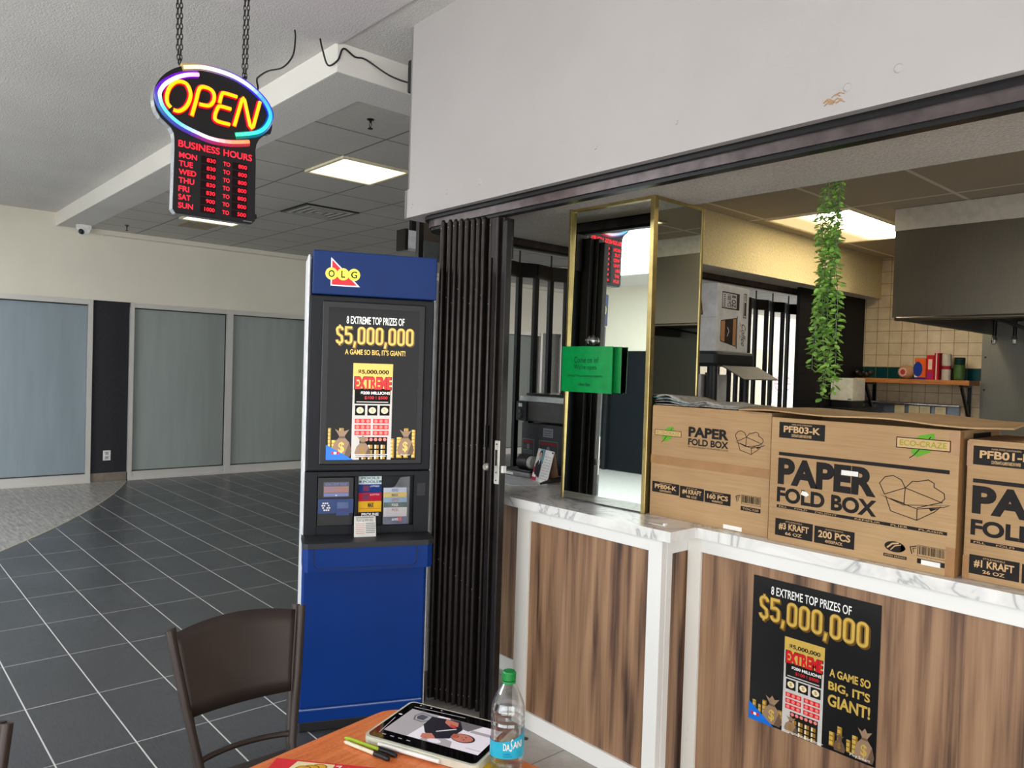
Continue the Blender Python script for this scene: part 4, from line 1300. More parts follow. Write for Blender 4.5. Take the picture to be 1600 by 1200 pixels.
# shelf and apron
FY = -.17
sh_ = [(.0, .03), (-.001, FY + .03), (.004, FY + .012), (.02, FY), (.525, FY), (.548, FY + .012), (.557, FY + .04), (.556, .03)]
m = MB(); m.prism(sh_, BLACKF, .846, .868); m.build('shelf', t, bevel=.005)
ap = [(.003, .03), (.002, FY + .034), (.008, FY + .017), (.022, FY + .006), (.523, FY + .006), (.544, FY + .017), (.552, FY + .042), (.552, .03)]
m = MB(); m.prism(ap, KB, .748, .846); ap_ = m.build('apron', t, bevel=.006)
m = MB()
GRV = pmat('apron_groove', rgb(8, 28, 70), .5)
gy = FY + .0045
m.box(.042, .046, gy, gy + .003, .782, .846, GRV); m.box(.475, .479, gy, gy + .003, .782, .846, GRV); m.box(.06, .462, gy, gy + .003, .758, .762, GRV)
for q, x0 in ((1, .044), (-1, .477)):
    m.tube([(x0, gy + .001, .784), (x0 + q * .004, gy + .001, .772), (x0 + q * .017, gy + .001, .7605)], .002, GRV, 5)
m.build('drawer_groove', ap_)
KR = t
# world helper for things standing at the kiosk
c66, s66 = math.cos(math.radians(66)), math.sin(math.radians(66))
def KW_(x, y, z): return (-3.057 + x * c66 - y * s66, 1.523 + x * s66 + y * c66, z)
LEAF_L = [('white_blue', (226, 232, 236), 'POOLS', (90, 130, 140), 'white pools leaflet, back of the left stack in the kiosk pocket'),
          ('navy', (22, 58, 128), 'LOTTARIO', (230, 236, 244), 'navy leaflet second from the back in the kiosk left stack'),
          ('red', (186, 28, 56), 'LOTTO', (240, 220, 220), 'red leaflet in the middle of the kiosk left stack'),
          ('yellow', (232, 180, 40), 'MAX', (60, 50, 40), 'yellow leaflet in front of the red one on the kiosk'),
          ('black', (34, 32, 34), 'PROLINE', (240, 240, 240), 'black PROLINE leaflet at the front of the kiosk left stack')]
for k, (nm, c, tx, tc, lb) in enumerate(LEAF_L):
    top = 1.12 - k * .037 if k < 4 else .962
    yy = .024 - k * .0045
    o = thing('leaflet', KW_(.293, yy, .904), lb, 'leaflet', 'leaflets in the kiosk pocket', math.radians(66))
    b = MB(); b.box(-.052, .05, -.0012, .0, 0, top - .904, ink('leaflet_' + nm, *c)); b.build('sheet', o)
    a = Art((-.05, -.0013, top - .904), (1, 0, 0), (0, 0, 1), (0, -1, 0), .0002)
    ti = ink('leaflet_text_%d' % k, *tc)
    if k == 0:
        a.text('POOLS', .01, .09, -.015, -.004, ink('pool_green', 70, 150, 130), 1, bold=.03); a.text('POOLS', .018, .086, -.032, -.02, ti, 1, bold=.03)
        for x in (.0, .088): a.rect(x, x + .012, -.03, -.02, ti, 1)
    elif k == 4: a.text(tx, .012, .088, -.018, -.004, ti, 1, bold=.05)
    elif k == 3: a.text(tx, .04, .066, -.028, -.006, ti, 1, bold=.05); a.rect(.004, .096, -.034, -.031, ink('leaf_orange', 220, 120, 40), 1)
    else: a.text(tx, .05, .09, -.012, -.005, ti, 1, bold=.02); a.rect(.018, .045, -.03, -.006, ink('leaf_fade_%d' % k, 120, 60, 90), 1)
    a.build('print', o)
LEAF_R = [((206, 214, 232), 'KENO', (90, 110, 170), 'pale blue leaflet at the back of the kiosk right stack'),
          ((238, 196, 70), 'MAX', (80, 60, 40), 'yellow leaflet near the back of the kiosk right stack'),
          ((140, 178, 208), 'LOTTO', (190, 60, 70), 'sky blue leaflet with red print in the kiosk right stack'),
          ((18, 74, 52), 'POKER', (230, 230, 220), 'dark green leaflet in the kiosk right stack'),
          ((226, 214, 216), 'PICK', (180, 120, 130), 'pale pink leaflet in front of the green one on the kiosk'),
          ((40, 54, 106), '6/49', (240, 240, 240), 'navy 6/49 leaflet at the front of the kiosk right stack')]
for k, (c, tx, tc, lb) in enumerate(LEAF_R):
    top = 1.066 - k * .0215 - (.02 if k == 5 else 0)
    yy = .0225 - k * .0045
    o = thing('leaflet', KW_(.403, yy, .906), lb, 'leaflet', 'leaflets in the kiosk pocket', math.radians(66))
    b = MB(); b.box(-.05, .054, -.0012, 0, 0, top - .906, ink('leaflet_r%d' % k, *c)); b.build('sheet', o)
    a = Art((-.05, -.0013, top - .906), (1, 0, 0), (0, 0, 1), (0, -1, 0), .0002)
    a.text(tx, .036, .066, -.018, -.005, ink('leaflet_rt%d' % k, *tc), 1, bold=.04)
    if k == 5: a.rect(.062, .08, -.02, -.003, ink('leaf_red49', 220, 70, 80), 1)
    a.build('print', o)
o = thing('paper_slip', KW_(.262, -.07, .8682), 'small printed paper slip leaning upright on the kiosk shelf', 'paper slip', None, math.radians(66))
b = MB()
b.add([(-.045, 0, 0), (.05, 0, 0), (.05, .03, .083), (-.043, .03, .085), (-.045, .0015, 0), (.05, .0015, 0), (.05, .0315, .083), (-.043, .0315, .085)], [(0, 1, 2, 3), (7, 6, 5, 4), (0, 4, 5, 1), (1, 5, 6, 2), (2, 6, 7, 3), (3, 7, 4, 0)], PAPER)
b.build('sheet', o)
nv = Vector((0, -.085, .03)).normalized()
a = Art((-.045, 0, 0), (1, 0, 0), Vector((0, .03, .085)).normalized(), nv, .0004)
GI, PI_ = ink('slip_grey_ink', 150, 152, 146), ink('slip_pink_ink', 214, 170, 160)
a.text('PLAY & WIN BIG', .012, .084, .066, .078, GI, 2, bold=.02); a.line([(.01, .083), (.086, .083)], .004, GI)
for k in range(6):
    a.line([(.01, .056 - k * .008), (.045, .056 - k * .008)], .003, PI_); a.line([(.052, .058 - k * .008), (.09, .058 - k * .008)], .004, GI)
a.build('print', o)

# ================================================================== POSTER ON THE COUNTER
t = thing('lottery_poster', (-1.245, YR, .63), 'black and gold lottery poster taped to the walnut counter front', 'poster')
px0, pz1 = -1.472, .897
pw, ph = .454, .525
m = MB(); m.box(px0, px0 + pw, YR + .0095, YR + .0115, pz1 - ph, pz1, pmat('poster_black', rgb(16, 15, 16), .22)); m.build('sheet', t, rel=True)
a = Art((px0, YR + .0094, pz1 - ph), (1, 0, 0), (0, 0, 1), (0, -1, 0), .0002)
X = lambda s: s * pw
Y = lambda v: ph * (1 - v)
a.text('8 EXTREME TOP PRIZES OF', X(.155), X(.79), Y(.108), Y(.05), C_POS['white'], 2, bold=.012)
gold_amount(a, X(.05), X(.925), Y(.29), Y(.125), C_POS, 2)
for (x0, w, h) in ((.03, .03, .11), (.08, .025, .09), (.115, .035, .13), (.25, .04, .1), (.72, .035, .14), (.79, .03, .08), (.83, .04, .12), (.66, .04, .09)):
    coins(a, X(x0), Y(.97), X(w), ph * h, C_POS['gold'], C_POS['gold2'], 1)
ticket(a, X(.285), X(.605), Y(1.0), Y(.36), C_POS, 3)
bag(a, X(.2), Y(.985), .105, .075, C_POS['sack'], C_POS['sackd'], C_POS['gold'], 8)
bag(a, X(.36), Y(.99), .06, .05, C_POS['sack'], C_POS['sackd'], C_POS['gold2'], 9)
bag(a, X(.74), Y(.985), .06, .04, C_POS['sackd'], C_POS['sackd'], C_POS['gold2'], 8)
bag(a, X(.92), Y(.985), .11, .065, C_POS['sack'], C_POS['sackd'], C_POS['gold'], 8)
for s, (x0, x1, v0, v1) in (('A GAME SO', (.645, .945, .53, .478)), ("BIG, IT'S", (.64, .945, .625, .56)), ('GIANT!', (.64, .95, .72, .642))):
    a.text(s, X(x0), X(x1), Y(v0), Y(v1), C_POS['gold'], 2, bold=.03)
a.poly([(X(0), Y(.875)), (X(0), Y(1)), (X(.22), Y(1))], C_POS['blue'], 12)
for q, x in enumerate((.03, .055, .08)): a.oval(X(x), Y(.955), .006, .006, C_POS['red'] if q != 1 else C_POS['white'], 13, 10)
a.text('Play Smart', X(.82), X(.965), Y(.985), Y(.962), C_POS['white'], 14)
a.rect(X(.3), X(.62), Y(.985), Y(.982), C_POS['white'], 14); a.rect(X(.34), X(.6), Y(.993), Y(.99), C_POS['white'], 14)
a.build('artwork', t, rel=True)

# ================================================================== CARDBOARD BOXES ON THE COUNTER
ECO_G, ECO_T = ink('leaf_green_ink', 96, 158, 44), ink('olive_text_ink', 150, 150, 52)
KINK, KTXT = ink('carton_black_ink', 34, 31, 29, .6), ink('carton_cut_kraft', 200, 164, 118, .7)
def eco_logo(a, x0, x1, z0, z1, lz0, lz1):
    w, h = x1 - x0, z1 - z0
    cx = x0 + w * .5
    L = lz1 - lz0
    a.poly([(cx - w * .21, lz0 + L * .18), (cx - w * .1, lz0 + L * .05), (cx + w * .14, lz0 + L * .28), (cx + w * .22, lz0 + L * .62), (cx + w * .2, lz1), (cx - w * .05, lz0 + L * .9), (cx - w * .22, lz0 + L * .6)], ECO_G, 1)
    a.line([(cx - w * .24, lz0), (cx - w * .16, lz0 + L * .12), (cx + w * .14, lz0 + L * .85)], w * .018, KINK, 2)
    a.rect(x0, x1, z0, z1, KTXT, 3)
    a.frame_rect(x0, x1, z0, z1, h * .09, KINK, 4)
    a.text('ECO-CRAZE', x0 + w * .06, x1 - w * .06, z0 + h * .22, z1 - h * .2, ECO_T, 5, bold=.02)
    a.poly([(cx - w * .12, z0), (cx + w * .14, z0), (cx + w * .2, z1), (cx - w * .2, z1)], ECO_G, 1.5)
def fold_box(a, x0, x1, z0, z1, w):
    P = lambda u, v: (x0 + u * (x1 - x0), z0 + v * (z1 - z0))
    L = [[(.0, .5), (.36, .32), (1.0, .46), (.92, .4), (.56, .27), (.13, .44), (.0, .5)],
         [(.1, .48), (.18, .13), (.56, .0), (.8, .26), (.88, .4)], [(.56, .0), (.56, .27)],
         [(.08, .52), (.0, .78), (.08, .95), (.2, 1.0), (.32, .92), (.38, .74), (.08, .52)],
         [(.38, .74), (.48, .92), (.56, .93), (.7, 1.0), (.78, .93), (.78, .84)],
         [(.78, .84), (.92, .72), (.93, .6), (.88, .5), (.56, .3)], [(.38, .74), (.37, .36)], [(.38, .74), (.9, .5)], [(.37, .36), (.18, .43)]]
    for k, l in enumerate(L):
        a.line([P(*p) for p in l], w, KINK, 1 + .15 * k)
    a.poly([P(.75, .26), P(.86, .36), P(.72, .32)], KINK, 3)
def label(a, x0, x1, z0, z1, main, top=None, bot=None, l=1, m0=.22, m1=.72):
    a.rect(x0, x1, z0, z1, KINK, l)
    w, h = x1 - x0, z1 - z0
    a.text(main, x0 + w * .1, x1 - w * .1, z0 + h * (.36 if bot else m0), z0 + h * .78, KTXT, l + 1, bold=.03)
    if top: a.text(top, x0 + w * .28, x1 - w * .28, z0 + h * .83, z0 + h * .92, KTXT, l + 1)
    if bot: a.text(bot, x0 + w * .28, x1 - w * .28, z0 + h * .1, z0 + h * .28, KTXT, l + 1, bold=.02)
def barcode(a, x0, x1, z0, z1):
    a.frame_rect(x0, x1, z0, z1, .0012, KINK, 1)
    x = x0 + .002
    r = random.Random(3)
    while x < x1 - .003:
        w = r.choice((.0008, .0012, .002))
        a.rect(x, x + w, z0 + .005, z1 - .002, KINK, 1)
        x += w + r.choice((.0008, .0014, .002))
def carton(name, x0, x1, y0, y1, z0, z1, label_, kraft=KRAFT, top=True):
    t = thing(name, ((x0 + x1) / 2, (y0 + y1) / 2, z0), label_, 'cardboard box')
    m = MB()
    w = .005
    for q in ((x0, x1, y0, y0 + w), (x0, x1, y1 - w, y1), (x0, x0 + w, y0 + w, y1 - w), (x1 - w, x1, y0 + w, y1 - w)):
        m.box(*q, z0, z1, kraft)
    m.box(x0 + w, x1 - w, y0 + w, y1 - w, z0 + .001, z0 + w, kraft)
    m.build('carton_wall', t, bevel=.002, rel=True)
    if top:
        ym = (y0 + y1) / 2
        for a_, b_ in ((y0 + .002, ym - .001), (ym + .001, y1 - .002)):
            f = MB(); f.box(x0 + .002, x1 - .002, a_, b_, z1, z1 + .004, kraft); f.build('top_flap', t, rel=True)
    return t
class Prints:
    """every printed element on a carton becomes a part of its own"""
    def __init__(self, y, t): self.y, self.t = y, t
    def one(self, name, fn, *args, **kw):
        a = Art((0, self.y - .0002, 0), (1, 0, 0), (0, 0, 1), (0, -1, 0), .00025)
        fn(a, *args, **kw)
        a.build(name, self.t, rel=True)
    def text(self, *a, **k): self.one('printed_words', Art.text, *a, **k)
    def rect(self, *a, **k): self.one('white_sticker' if a[4] is INK_W else 'printed_bar', Art.rect, *a, **k)
    def poly(self, *a, **k): self.one('white_sticker' if a[1] is INK_W else 'printed_mark', Art.poly, *a, **k)
def bar_words(a, x0, x1, z0, z1, *words):
    a.rect(x0, x1, z0, z1, KINK)
    h = z1 - z0
    for s, u0, u1 in words: a.text(s, u0, u1, z0 + h * .25, z1 - h * .25, KTXT, 2)
def hand(a, x, z):
    a.line([(x, z), (x - .006, z + .02), (x + .012, z + .026)], .003, KINK); a.line([(x + .006, z + .005), (x + .002, z + .017), (x + .012, z + .02)], .002, KINK)
def shell_mark(a):
    a.oval(-.99, 1.091, .032, .017, KINK); a.line([(-1.012, 1.086), (-.998, 1.1), (-.98, 1.104)], .005, KTXT, 2); a.line([(-1.002, 1.08), (-.99, 1.094), (-.972, 1.1)], .003, KTXT, 2)
    a.poly([(-.972, 1.104), (-.956, 1.09), (-.972, 1.077)], KINK)
# box 1 (PFB04-K)
t = carton('cardboard_box', -1.985, -1.445, 2.55, 2.86, 1.03, 1.482, 'kraft carton marked PFB04-K standing beside the mirrored column')
tp = MB(); tp.box(-1.986, -1.444, 2.5494, 2.56, 1.246, 1.281, TAPE); tp.build('tape_strip', t, rel=True)
a = Prints(2.5494, t)
a.one('leaf_logo', eco_logo, -1.967, -1.838, 1.364, 1.386, 1.336, 1.404)
a.text('PAPER', -1.803, -1.62, 1.37, 1.41, KINK, 1, bold=.045)
a.text('FOLD BOX', -1.803, -1.62, 1.337, 1.364, KINK, 1, bold=.035)
a.text('FILL FOLD DELIGHT REMPLIR PLIER PLAISIR', -1.803, -1.62, 1.328, 1.333, KINK, 1)
a.one('box_drawing', fold_box, -1.592, -1.467, 1.328, 1.412, .0022)
a.one('printed_label', label, -1.973, -1.838, 1.128, 1.172, 'PFB04-K', 'PAPER FOOD CONTAINERS', 'CONTENANTS')
a.one('printed_label', label, -1.834, -1.721, 1.122, 1.17, '#4 KRAFT', 'STYLE', '98 OZ')
a.one('printed_label', label, -1.717, -1.602, 1.122, 1.167, '160 PCS', 'QUANTITY', '4X40/PACK')
a.one('barcode', barcode, -1.556, -1.477, 1.14, 1.173)
a.one('printed_label', bar_words, -1.558, -1.476, 1.115, 1.131, ('TOC320', -1.55, -1.484))
a.one('hand_symbol', hand, -1.574, 1.144)
a.rect(-1.63, -1.55, 1.034, 1.05, INK_W, 2)
# box 2 (PFB03-K)
t = carton('cardboard_box', -1.43, -.816, 2.525, 2.9, 1.03, 1.474, 'large kraft carton marked PFB03-K in the middle of the counter', top=False)
a = Prints(2.525, t)
a.one('printed_label', label, -1.4, -1.232, 1.403, 1.459, 'PFB03-K', 'PAPER FOOD CONTAINERS', 'CONTENANTS ALIMENTAIRES EN PAPIER')
a.one('leaf_logo', eco_logo, -.997, -.841, 1.408, 1.44, 1.378, 1.46)
a.rect(-1.398, -.84, 1.34, 1.352, KINK)
a.text('PAPER', -1.399, -1.055, 1.238, 1.332, KINK, 1, bold=.05)
a.text('FOLD BOX', -1.4, -1.051, 1.174, 1.228, KINK, 1, bold=.04)
a.one('printed_bar', bar_words, -1.399, -.84, 1.1535, 1.164, ('FILL     FOLD     DELIGHT', -1.39, -1.18), ('REMPLIR     PLIER     PLAISIR', -1.12, -.85))
a.one('box_drawing', fold_box, -1.045, -.836, 1.186, 1.316, .0026)
a.one('printed_label', label, -1.402, -1.262, 1.055, 1.115, '#3 KRAFT', 'STYLE/MODELE', '66 OZ')
a.one('printed_label', label, -1.256, -1.118, 1.055, 1.113, '200 PCS', 'QUANTITY/QUANTITE', '4X50/PACK')
a.one('shell_logo', shell_mark)
a.one('printed_label', bar_words, -1.024, -.953, 1.056, 1.066, ('EMPIRE BRANDS', -1.02, -.957))
a.one('barcode', barcode, -.922, -.841, 1.077, 1.11); a.rect(-.922, -.843, 1.054, 1.069, KINK)
a.one('hand_symbol', hand, -.938, 1.08)
for q in ((-1.17, -1.114, 1.298, 1.314), (-.91, -.855, 1.052, 1.067)): a.rect(*q, INK_W, 5)
a.poly([(-1.31, 1.212), (-1.29, 1.206), (-1.28, 1.214), (-1.288, 1.222), (-1.305, 1.225)], INK_W, 5)
for q in ((-.8165, -.8155, 2.53, 2.56, 1.03, 1.47), (-.842, -.816, 2.5244, 2.53, 1.03, 1.12), (-.845, -.815, 2.5244, 2.53, 1.40, 1.474)):
    m = MB(); m.box(*q, TAPE); m.build('tape_strip', t, rel=True)
m = MB(); m.box(-.8155, -.8145, 2.64, 2.8, 1.44, 1.462, KINK); m.build('hand_hole', t, rel=True)
# box 3 (PFB01-K)
t = carton('cardboard_box', -.802, -.2, 2.55, 2.93, 1.03, 1.446, 'kraft carton marked PFB01-K at the right end, cut by the photo edge')
a = Prints(2.55, t)
a.one('printed_label', label, -.786, -.615, 1.376, 1.432, 'PFB01-K', 'PAPER FOOD CONTAINERS', 'CONTENANTS ALIMENTAIRES EN PAPIER')
a.rect(-.784, -.225, 1.322, 1.334, KINK)
a.text('PAPER', -.784, -.44, 1.23, 1.314, KINK, 1, bold=.05); a.text('FOLD BOX', -.785, -.436, 1.165, 1.213, KINK, 1, bold=.04)
a.one('printed_bar', bar_words, -.784, -.225, 1.14, 1.1505, ('FILL     FOLD     DELIGHT', -.775, -.565))
a.one('printed_label', label, -.785, -.655, 1.05, 1.107, '#1 KRAFT', 'STYLE/MODELE', '26 OZ'); a.one('printed_label', label, -.649, -.51, 1.05, 1.105, '450 PCS', 'QUANTITY/QUANTITE', '9X50/PACK')
a.one('box_drawing', fold_box, -.43, -.221, 1.176, 1.306, .0026)
for q in ((-.803, -.785, 2.5494, 2.56, 1.03, 1.1), (-.803, -.79, 2.5494, 2.56, 1.37, 1.446)):
    m = MB(); m.box(*q, TAPE); m.build('tape_strip', t, rel=True)
# flattened cardboard lying across the boxes
m = MB()
nx, ny = 26, 5
pts = {}
r = random.Random(5)
for i in range(nx + 1):
    for j in range(ny + 1):
        x = -1.56 + .885 * i / nx
        y = 2.508 + .41 * j / ny + (.006 * r.uniform(-1, 1) if j == 0 else 0)
        z = 1.4985 + .004 * math.sin(i * .5) + .003 * math.sin(j + i * .2) + (-.004 if j == 0 else 0) + (.008 if i == nx and j > 2 else 0)
        pts[i, j] = (x + (.004 * r.uniform(-1, 1) if i in (0, nx) else 0), y, z)
vs = [pts[i, j] for i in range(nx + 1) for j in range(ny + 1)]
fs = [(i * (ny + 1) + j, (i + 1) * (ny + 1) + j, (i + 1) * (ny + 1) + j + 1, i * (ny + 1) + j + 1) for i in range(nx) for j in range(ny)]
m.add(vs, fs, KRAFT)
o = m.build('cardboard_sheet', solid=.005)
tag(o, 'flattened torn cardboard sheet lying across the tops of the cartons', 'cardboard sheet')
# newspaper
t = thing('newspaper', (-1.78, 2.7, 1.49), 'folded crumpled newspaper on top of the PFB04-K carton', 'newspaper')
NEWS = NT('newsprint')
npv = NEWS.objco()
nn = NEWS.noise(NEWS.scaled(npv, (18, 90, 1)), 3, 3, .7)
NEWS.link(NEWS.ramp(nn, [(.42, rgb(120, 118, 114)), (.55, rgb(206, 202, 192))]), NEWS.b.inputs['Base Color'])
NEWS.b.inputs['Roughness'].default_value = .8
for k in range(4):
    m = MB()
    nx, ny = 16, 6
    vs = []
    for i in range(nx + 1):
        for j in range(ny + 1):
            u, v = i / nx, j / ny
            x = -.20 + .385 * u + .008 * k - (.012 if k == 3 else 0)
            y = -.145 + .28 * v - .006 * k
            lift = .032 * math.exp(-((u - .12) / .16) ** 2) * (k / 3) + .012 * math.exp(-((u - .62) / .1) ** 2) * ((k + 1) / 4)
            vs.append((x, y, .0015 + .0035 * k + lift * (1 - .4 * v)))
    fs = [(i * (ny + 1) + j, (i + 1) * (ny + 1) + j, (i + 1) * (ny + 1) + j + 1, i * (ny + 1) + j + 1) for i in range(nx) for j in range(ny)]
    m.add(vs, fs, NEWS.m, True)
    m.build('page', t, solid=.0012)
a = Art((-.19, -.16, .0), (1, 0, 0), (0, 0, 1), (0, -1, 0), .0003)
m = MB()
m.tube([(-.19, -.165, .03), (-.12, -.166, .026), (-.05, -.166, .012), (0, -.165, .008)], .0015, ink('news_blue', 60, 120, 130), 5)
m.build('coloured_edge', t)
m = MB(); m.box(-1.87, -1.79, 2.40, 2.406, 1.03, 1.0315, PAPER); m.box(-1.80, -1.79, 2.40, 2.415, 1.0315, 1.04, PAPER)
tag(m.build('paper_scrap'), 'tiny white paper scrap lying near the countertop corner', 'paper scrap')

# ================================================================== BEHIND THE COUNTER, LEFT
t = thing('black_cabinet', (-2.75, 3.1, 0), 'tall black cabinet with safety stickers behind the left countertop', 'cabinet')
m = MB(); m.box(-3.31, -2.5, 3.03, 3.5, 0, 1.305, pmat('cabinet_black', rgb(14, 15, 18), .4)); m.build('body', t, rel=True)
a = Art((0, 3.0297, 0), (1, 0, 0), (0, 0, 1), (0, -1, 0), .0004)
SG, SR = ink('sticker_grey_ink', 120, 122, 126), ink('sticker_red_ink', 120, 34, 38)
for (x0, x1, z0, z1) in ((-3.30, -3.205, 1.118, 1.212), (-3.16, -3.01, 1.115, 1.212)):
    a.frame_rect(x0, x1, z0, z1, .003, SG); a.rect(x0 + .006, x1 - .006, z1 - .022, z1 - .008, SR)
    a.oval((x0 + x1) / 2, (z0 + z1) / 2 + .004, .013, .016, SG, 1, 12)
    for k in range(3): a.line([(x0 + .01, z0 + .012 + k * .009), (x1 - .01, z0 + .012 + k * .009)], .003, SG)
    a.rect(x0 + .012, x0 + .04, z0 + .042, z0 + .062, ink('sticker_dim', 60, 62, 66)); a.rect(x1 - .04, x1 - .012, z0 + .042, z0 + .062, ink('sticker_dim', 60, 62, 66))
a.rect(-3.13, -3.05, 1.235, 1.285, SG); 
for k in range(3): a.line([(-3.12, 1.245 + k * .013), (-3.06, 1.245 + k * .013)], .004, ink('sticker_dim', 60, 62, 66), 2)
a.build('sticker_print', t, rel=True)
t = thing('toaster_oven', (-2.9, 3.1, 1.305), 'black and steel countertop oven on the black cabinet', 'oven')
m = MB(); m.box(-3.31, -2.5, 2.99, 3.42, 1.32, 1.43, pmat('oven_dark_steel', rgb(74, 72, 70), .35, .6)); m.build('body', t, bevel=.006, rel=True)
m = MB(); m.box(-3.305, -2.5, 3.0, 3.4, 1.43, 1.465, pmat('oven_bright_steel', rgb(188, 188, 186), .3, .7)); m.build('top_plate', t, bevel=.004, rel=True)
m = MB(); m.box(-3.3, -2.5, 3.05, 3.4, 1.465, 1.478, BLACKM); m.build('top_grate', t, rel=True)
m = MB(); m.box(-3.31, -3.225, 2.98, 2.99, 1.32, 1.43, BLACKP)
for z in (1.345, 1.375): m.lathe([(.011, 0), (.009, .012)], pmat('knob_grey', rgb(90, 90, 92), .4), 12, (-3.27, 2.98, z), (0, -1, 0))
m.box(-3.29, -3.26, 2.978, 2.981, 1.4, 1.42, INK_W); m.build('control_panel', t, rel=True)
for x in (-3.28, -2.55):
    m = MB(); m.box(x - .02, x + .02, 3.03, 3.07, 1.305, 1.32, BLACKP); m.build('foot', t, rel=True)
t = thing('desk_calendar', (-2.87, 2.79, 1.03), 'tent-shaped desk calendar with a woman pictured, on the left countertop', 'calendar')
c0 = Vector((-2.975, 2.80, 1.03)); c1 = Vector((-2.80, 2.745, 1.03))
ux_ = (c1 - c0).normalized(); bk = Vector((-ux_.y, ux_.x, 0)) * -1
bk = Vector((ux_.y * -1, ux_.x, 0))
w_ = (c1 - c0).length
topo = bk * .04 + Vector((0, 0, .165))
m = MB()
A0, A1, T0, T1_ = c0, c1, c0 + topo, c1 + topo
B0, B1 = c0 + bk * .075, c1 + bk * .075
n_ = ux_.cross(topo).normalized()
m.add([A0, A1, T1_, T0, A0 + bk * .002, A1 + bk * .002, T1_ + bk * .002, T0 + bk * .002], [(0, 1, 2, 3), (7, 6, 5, 4), (0, 4, 5, 1), (1, 5, 6, 2), (3, 2, 6, 7), (0, 3, 7, 4)], PAPER)
m.build('front_leaf', t, rel=True)
m = MB(); TANC = pmat('tan_card', rgb(176, 140, 110), .6)
m.add([B0, B1, T1_ + bk * .004, T0 + bk * .004, B0 + bk * -.002, B1 + bk * -.002, T1_ + bk * .002, T0 + bk * .002], [(3, 2, 1, 0), (4, 5, 6, 7), (0, 1, 5, 4), (1, 2, 6, 5), (3, 7, 6, 2), (0, 4, 7, 3)], TANC)
m.build('back_leaf', t, rel=True)
H_ = topo.length
a = Art(A0, ux_, topo.normalized(), n_ if n_.y < 0 else -n_, .0003)
SKIN = ink('print_skin', 196, 150, 126)
a.rect(0, w_ * .48, 0, H_, ink('cal_pale', 206, 204, 202), 1); a.rect(w_ * .2, w_ * .48, H_ * .55, H_, ink('cal_teal', 110, 150, 164), 2)
a.rect(0, w_ * .3, 0, H_ * .42, ink('cal_magenta', 176, 40, 76), 2); a.rect(w_ * .02, w_ * .24, H_ * .1, H_ * .24, INK_W, 3)
DKC = ink('cal_dark', 34, 32, 40)
a.poly([(w_ * .1, H_ * .2), (w_ * .44, H_ * .1), (w_ * .44, H_ * .5), (w_ * .36, H_ * .66), (w_ * .2, H_ * .66), (w_ * .06, H_ * .5)], DKC, 4)
a.oval(w_ * .26, H_ * .84, w_ * .1, H_ * .12, DKC, 4, 14); a.oval(w_ * .26, H_ * .8, w_ * .075, H_ * .1, SKIN, 5, 14)
a.poly([(w_ * .22, H_ * .66), (w_ * .3, H_ * .66), (w_ * .27, H_ * .5)], INK_W, 5)
CALG = ink('cal_grey', 176, 178, 182)
for r_ in range(9):
    for q in range(5): a.rect(w_ * (.53 + q * .085), w_ * (.58 + q * .085), H_ * (.1 + r_ * .085), H_ * (.13 + r_ * .085), CALG if (r_ + q) % 4 else ink('cal_pinkish', 214, 170, 176), 2)
a.rect(w_ * .88, w_ * .97, H_ * .93, H_ * .98, DKC, 2)
a.build('print', t, rel=True)
t = thing('tape_dispenser', (-3.06, 2.85, 1.03), 'grey device with a black roll on it, on the left countertop', 'dispenser')
m = MB(); m.box(-3.21, -2.985, 2.80, 2.95, 1.03, 1.058, pmat('device_grey', rgb(112, 112, 112), .4)); m.build('base', t, bevel=.008, rel=True)
m = MB(); m.box(-3.2, -2.995, 2.81, 2.94, 1.058, 1.07, BLACKP); m.build('tray', t, bevel=.004, rel=True)
m = MB(); m.lathe([(.04, 0), (.04, .075)], BLACKP, 20, (-3.12, 2.86, 1.108), (1, 0, 0)); m.lathe([(.036, .075), (.036, .105), (.02, .112)], pmat('roll_grey', rgb(160, 160, 156), .5), 20, (-3.12, 2.86, 1.108), (1, 0, 0)); m.build('roll', t, rel=True)
m = MB(); m.box(-3.19, -3.12, 2.7985, 2.80, 1.036, 1.05, INK_W); m.build('badge', t, rel=True)
m = MB(); m.prism([(-3.18, 2.62), (-2.86, 2.56), (-2.79, 2.68), (-3.18, 2.77)], ink('sheet_white', 206, 208, 214, .6), 1.03, 1.0325)
tag(m.build('paper_sheet'), 'white paper sheet lying on the left end of the countertop', 'paper')
t = thing('orange_tape_roll', (-2.735, 2.80, 1.03), 'orange roll with a black cutter beside the desk calendar', 'tape')
ORG = pmat('orange_plastic', rgb(222, 76, 26), .4)
m = MB(); m.lathe([(.02, 0), (.035, .004), (.035, .03), (.02, .034)], ORG, 18, (-2.712, 2.815, 1.066), (.3, 1, 0)); m.build('roll', t, rel=True)
m = MB(); m.tube([(-2.72, 2.80, 1.066), (-2.755, 2.73, 1.054), (-2.80, 2.70, 1.036)], [.016, .011, .005], BLACKP, 8); m.build('cutter', t, rel=True)

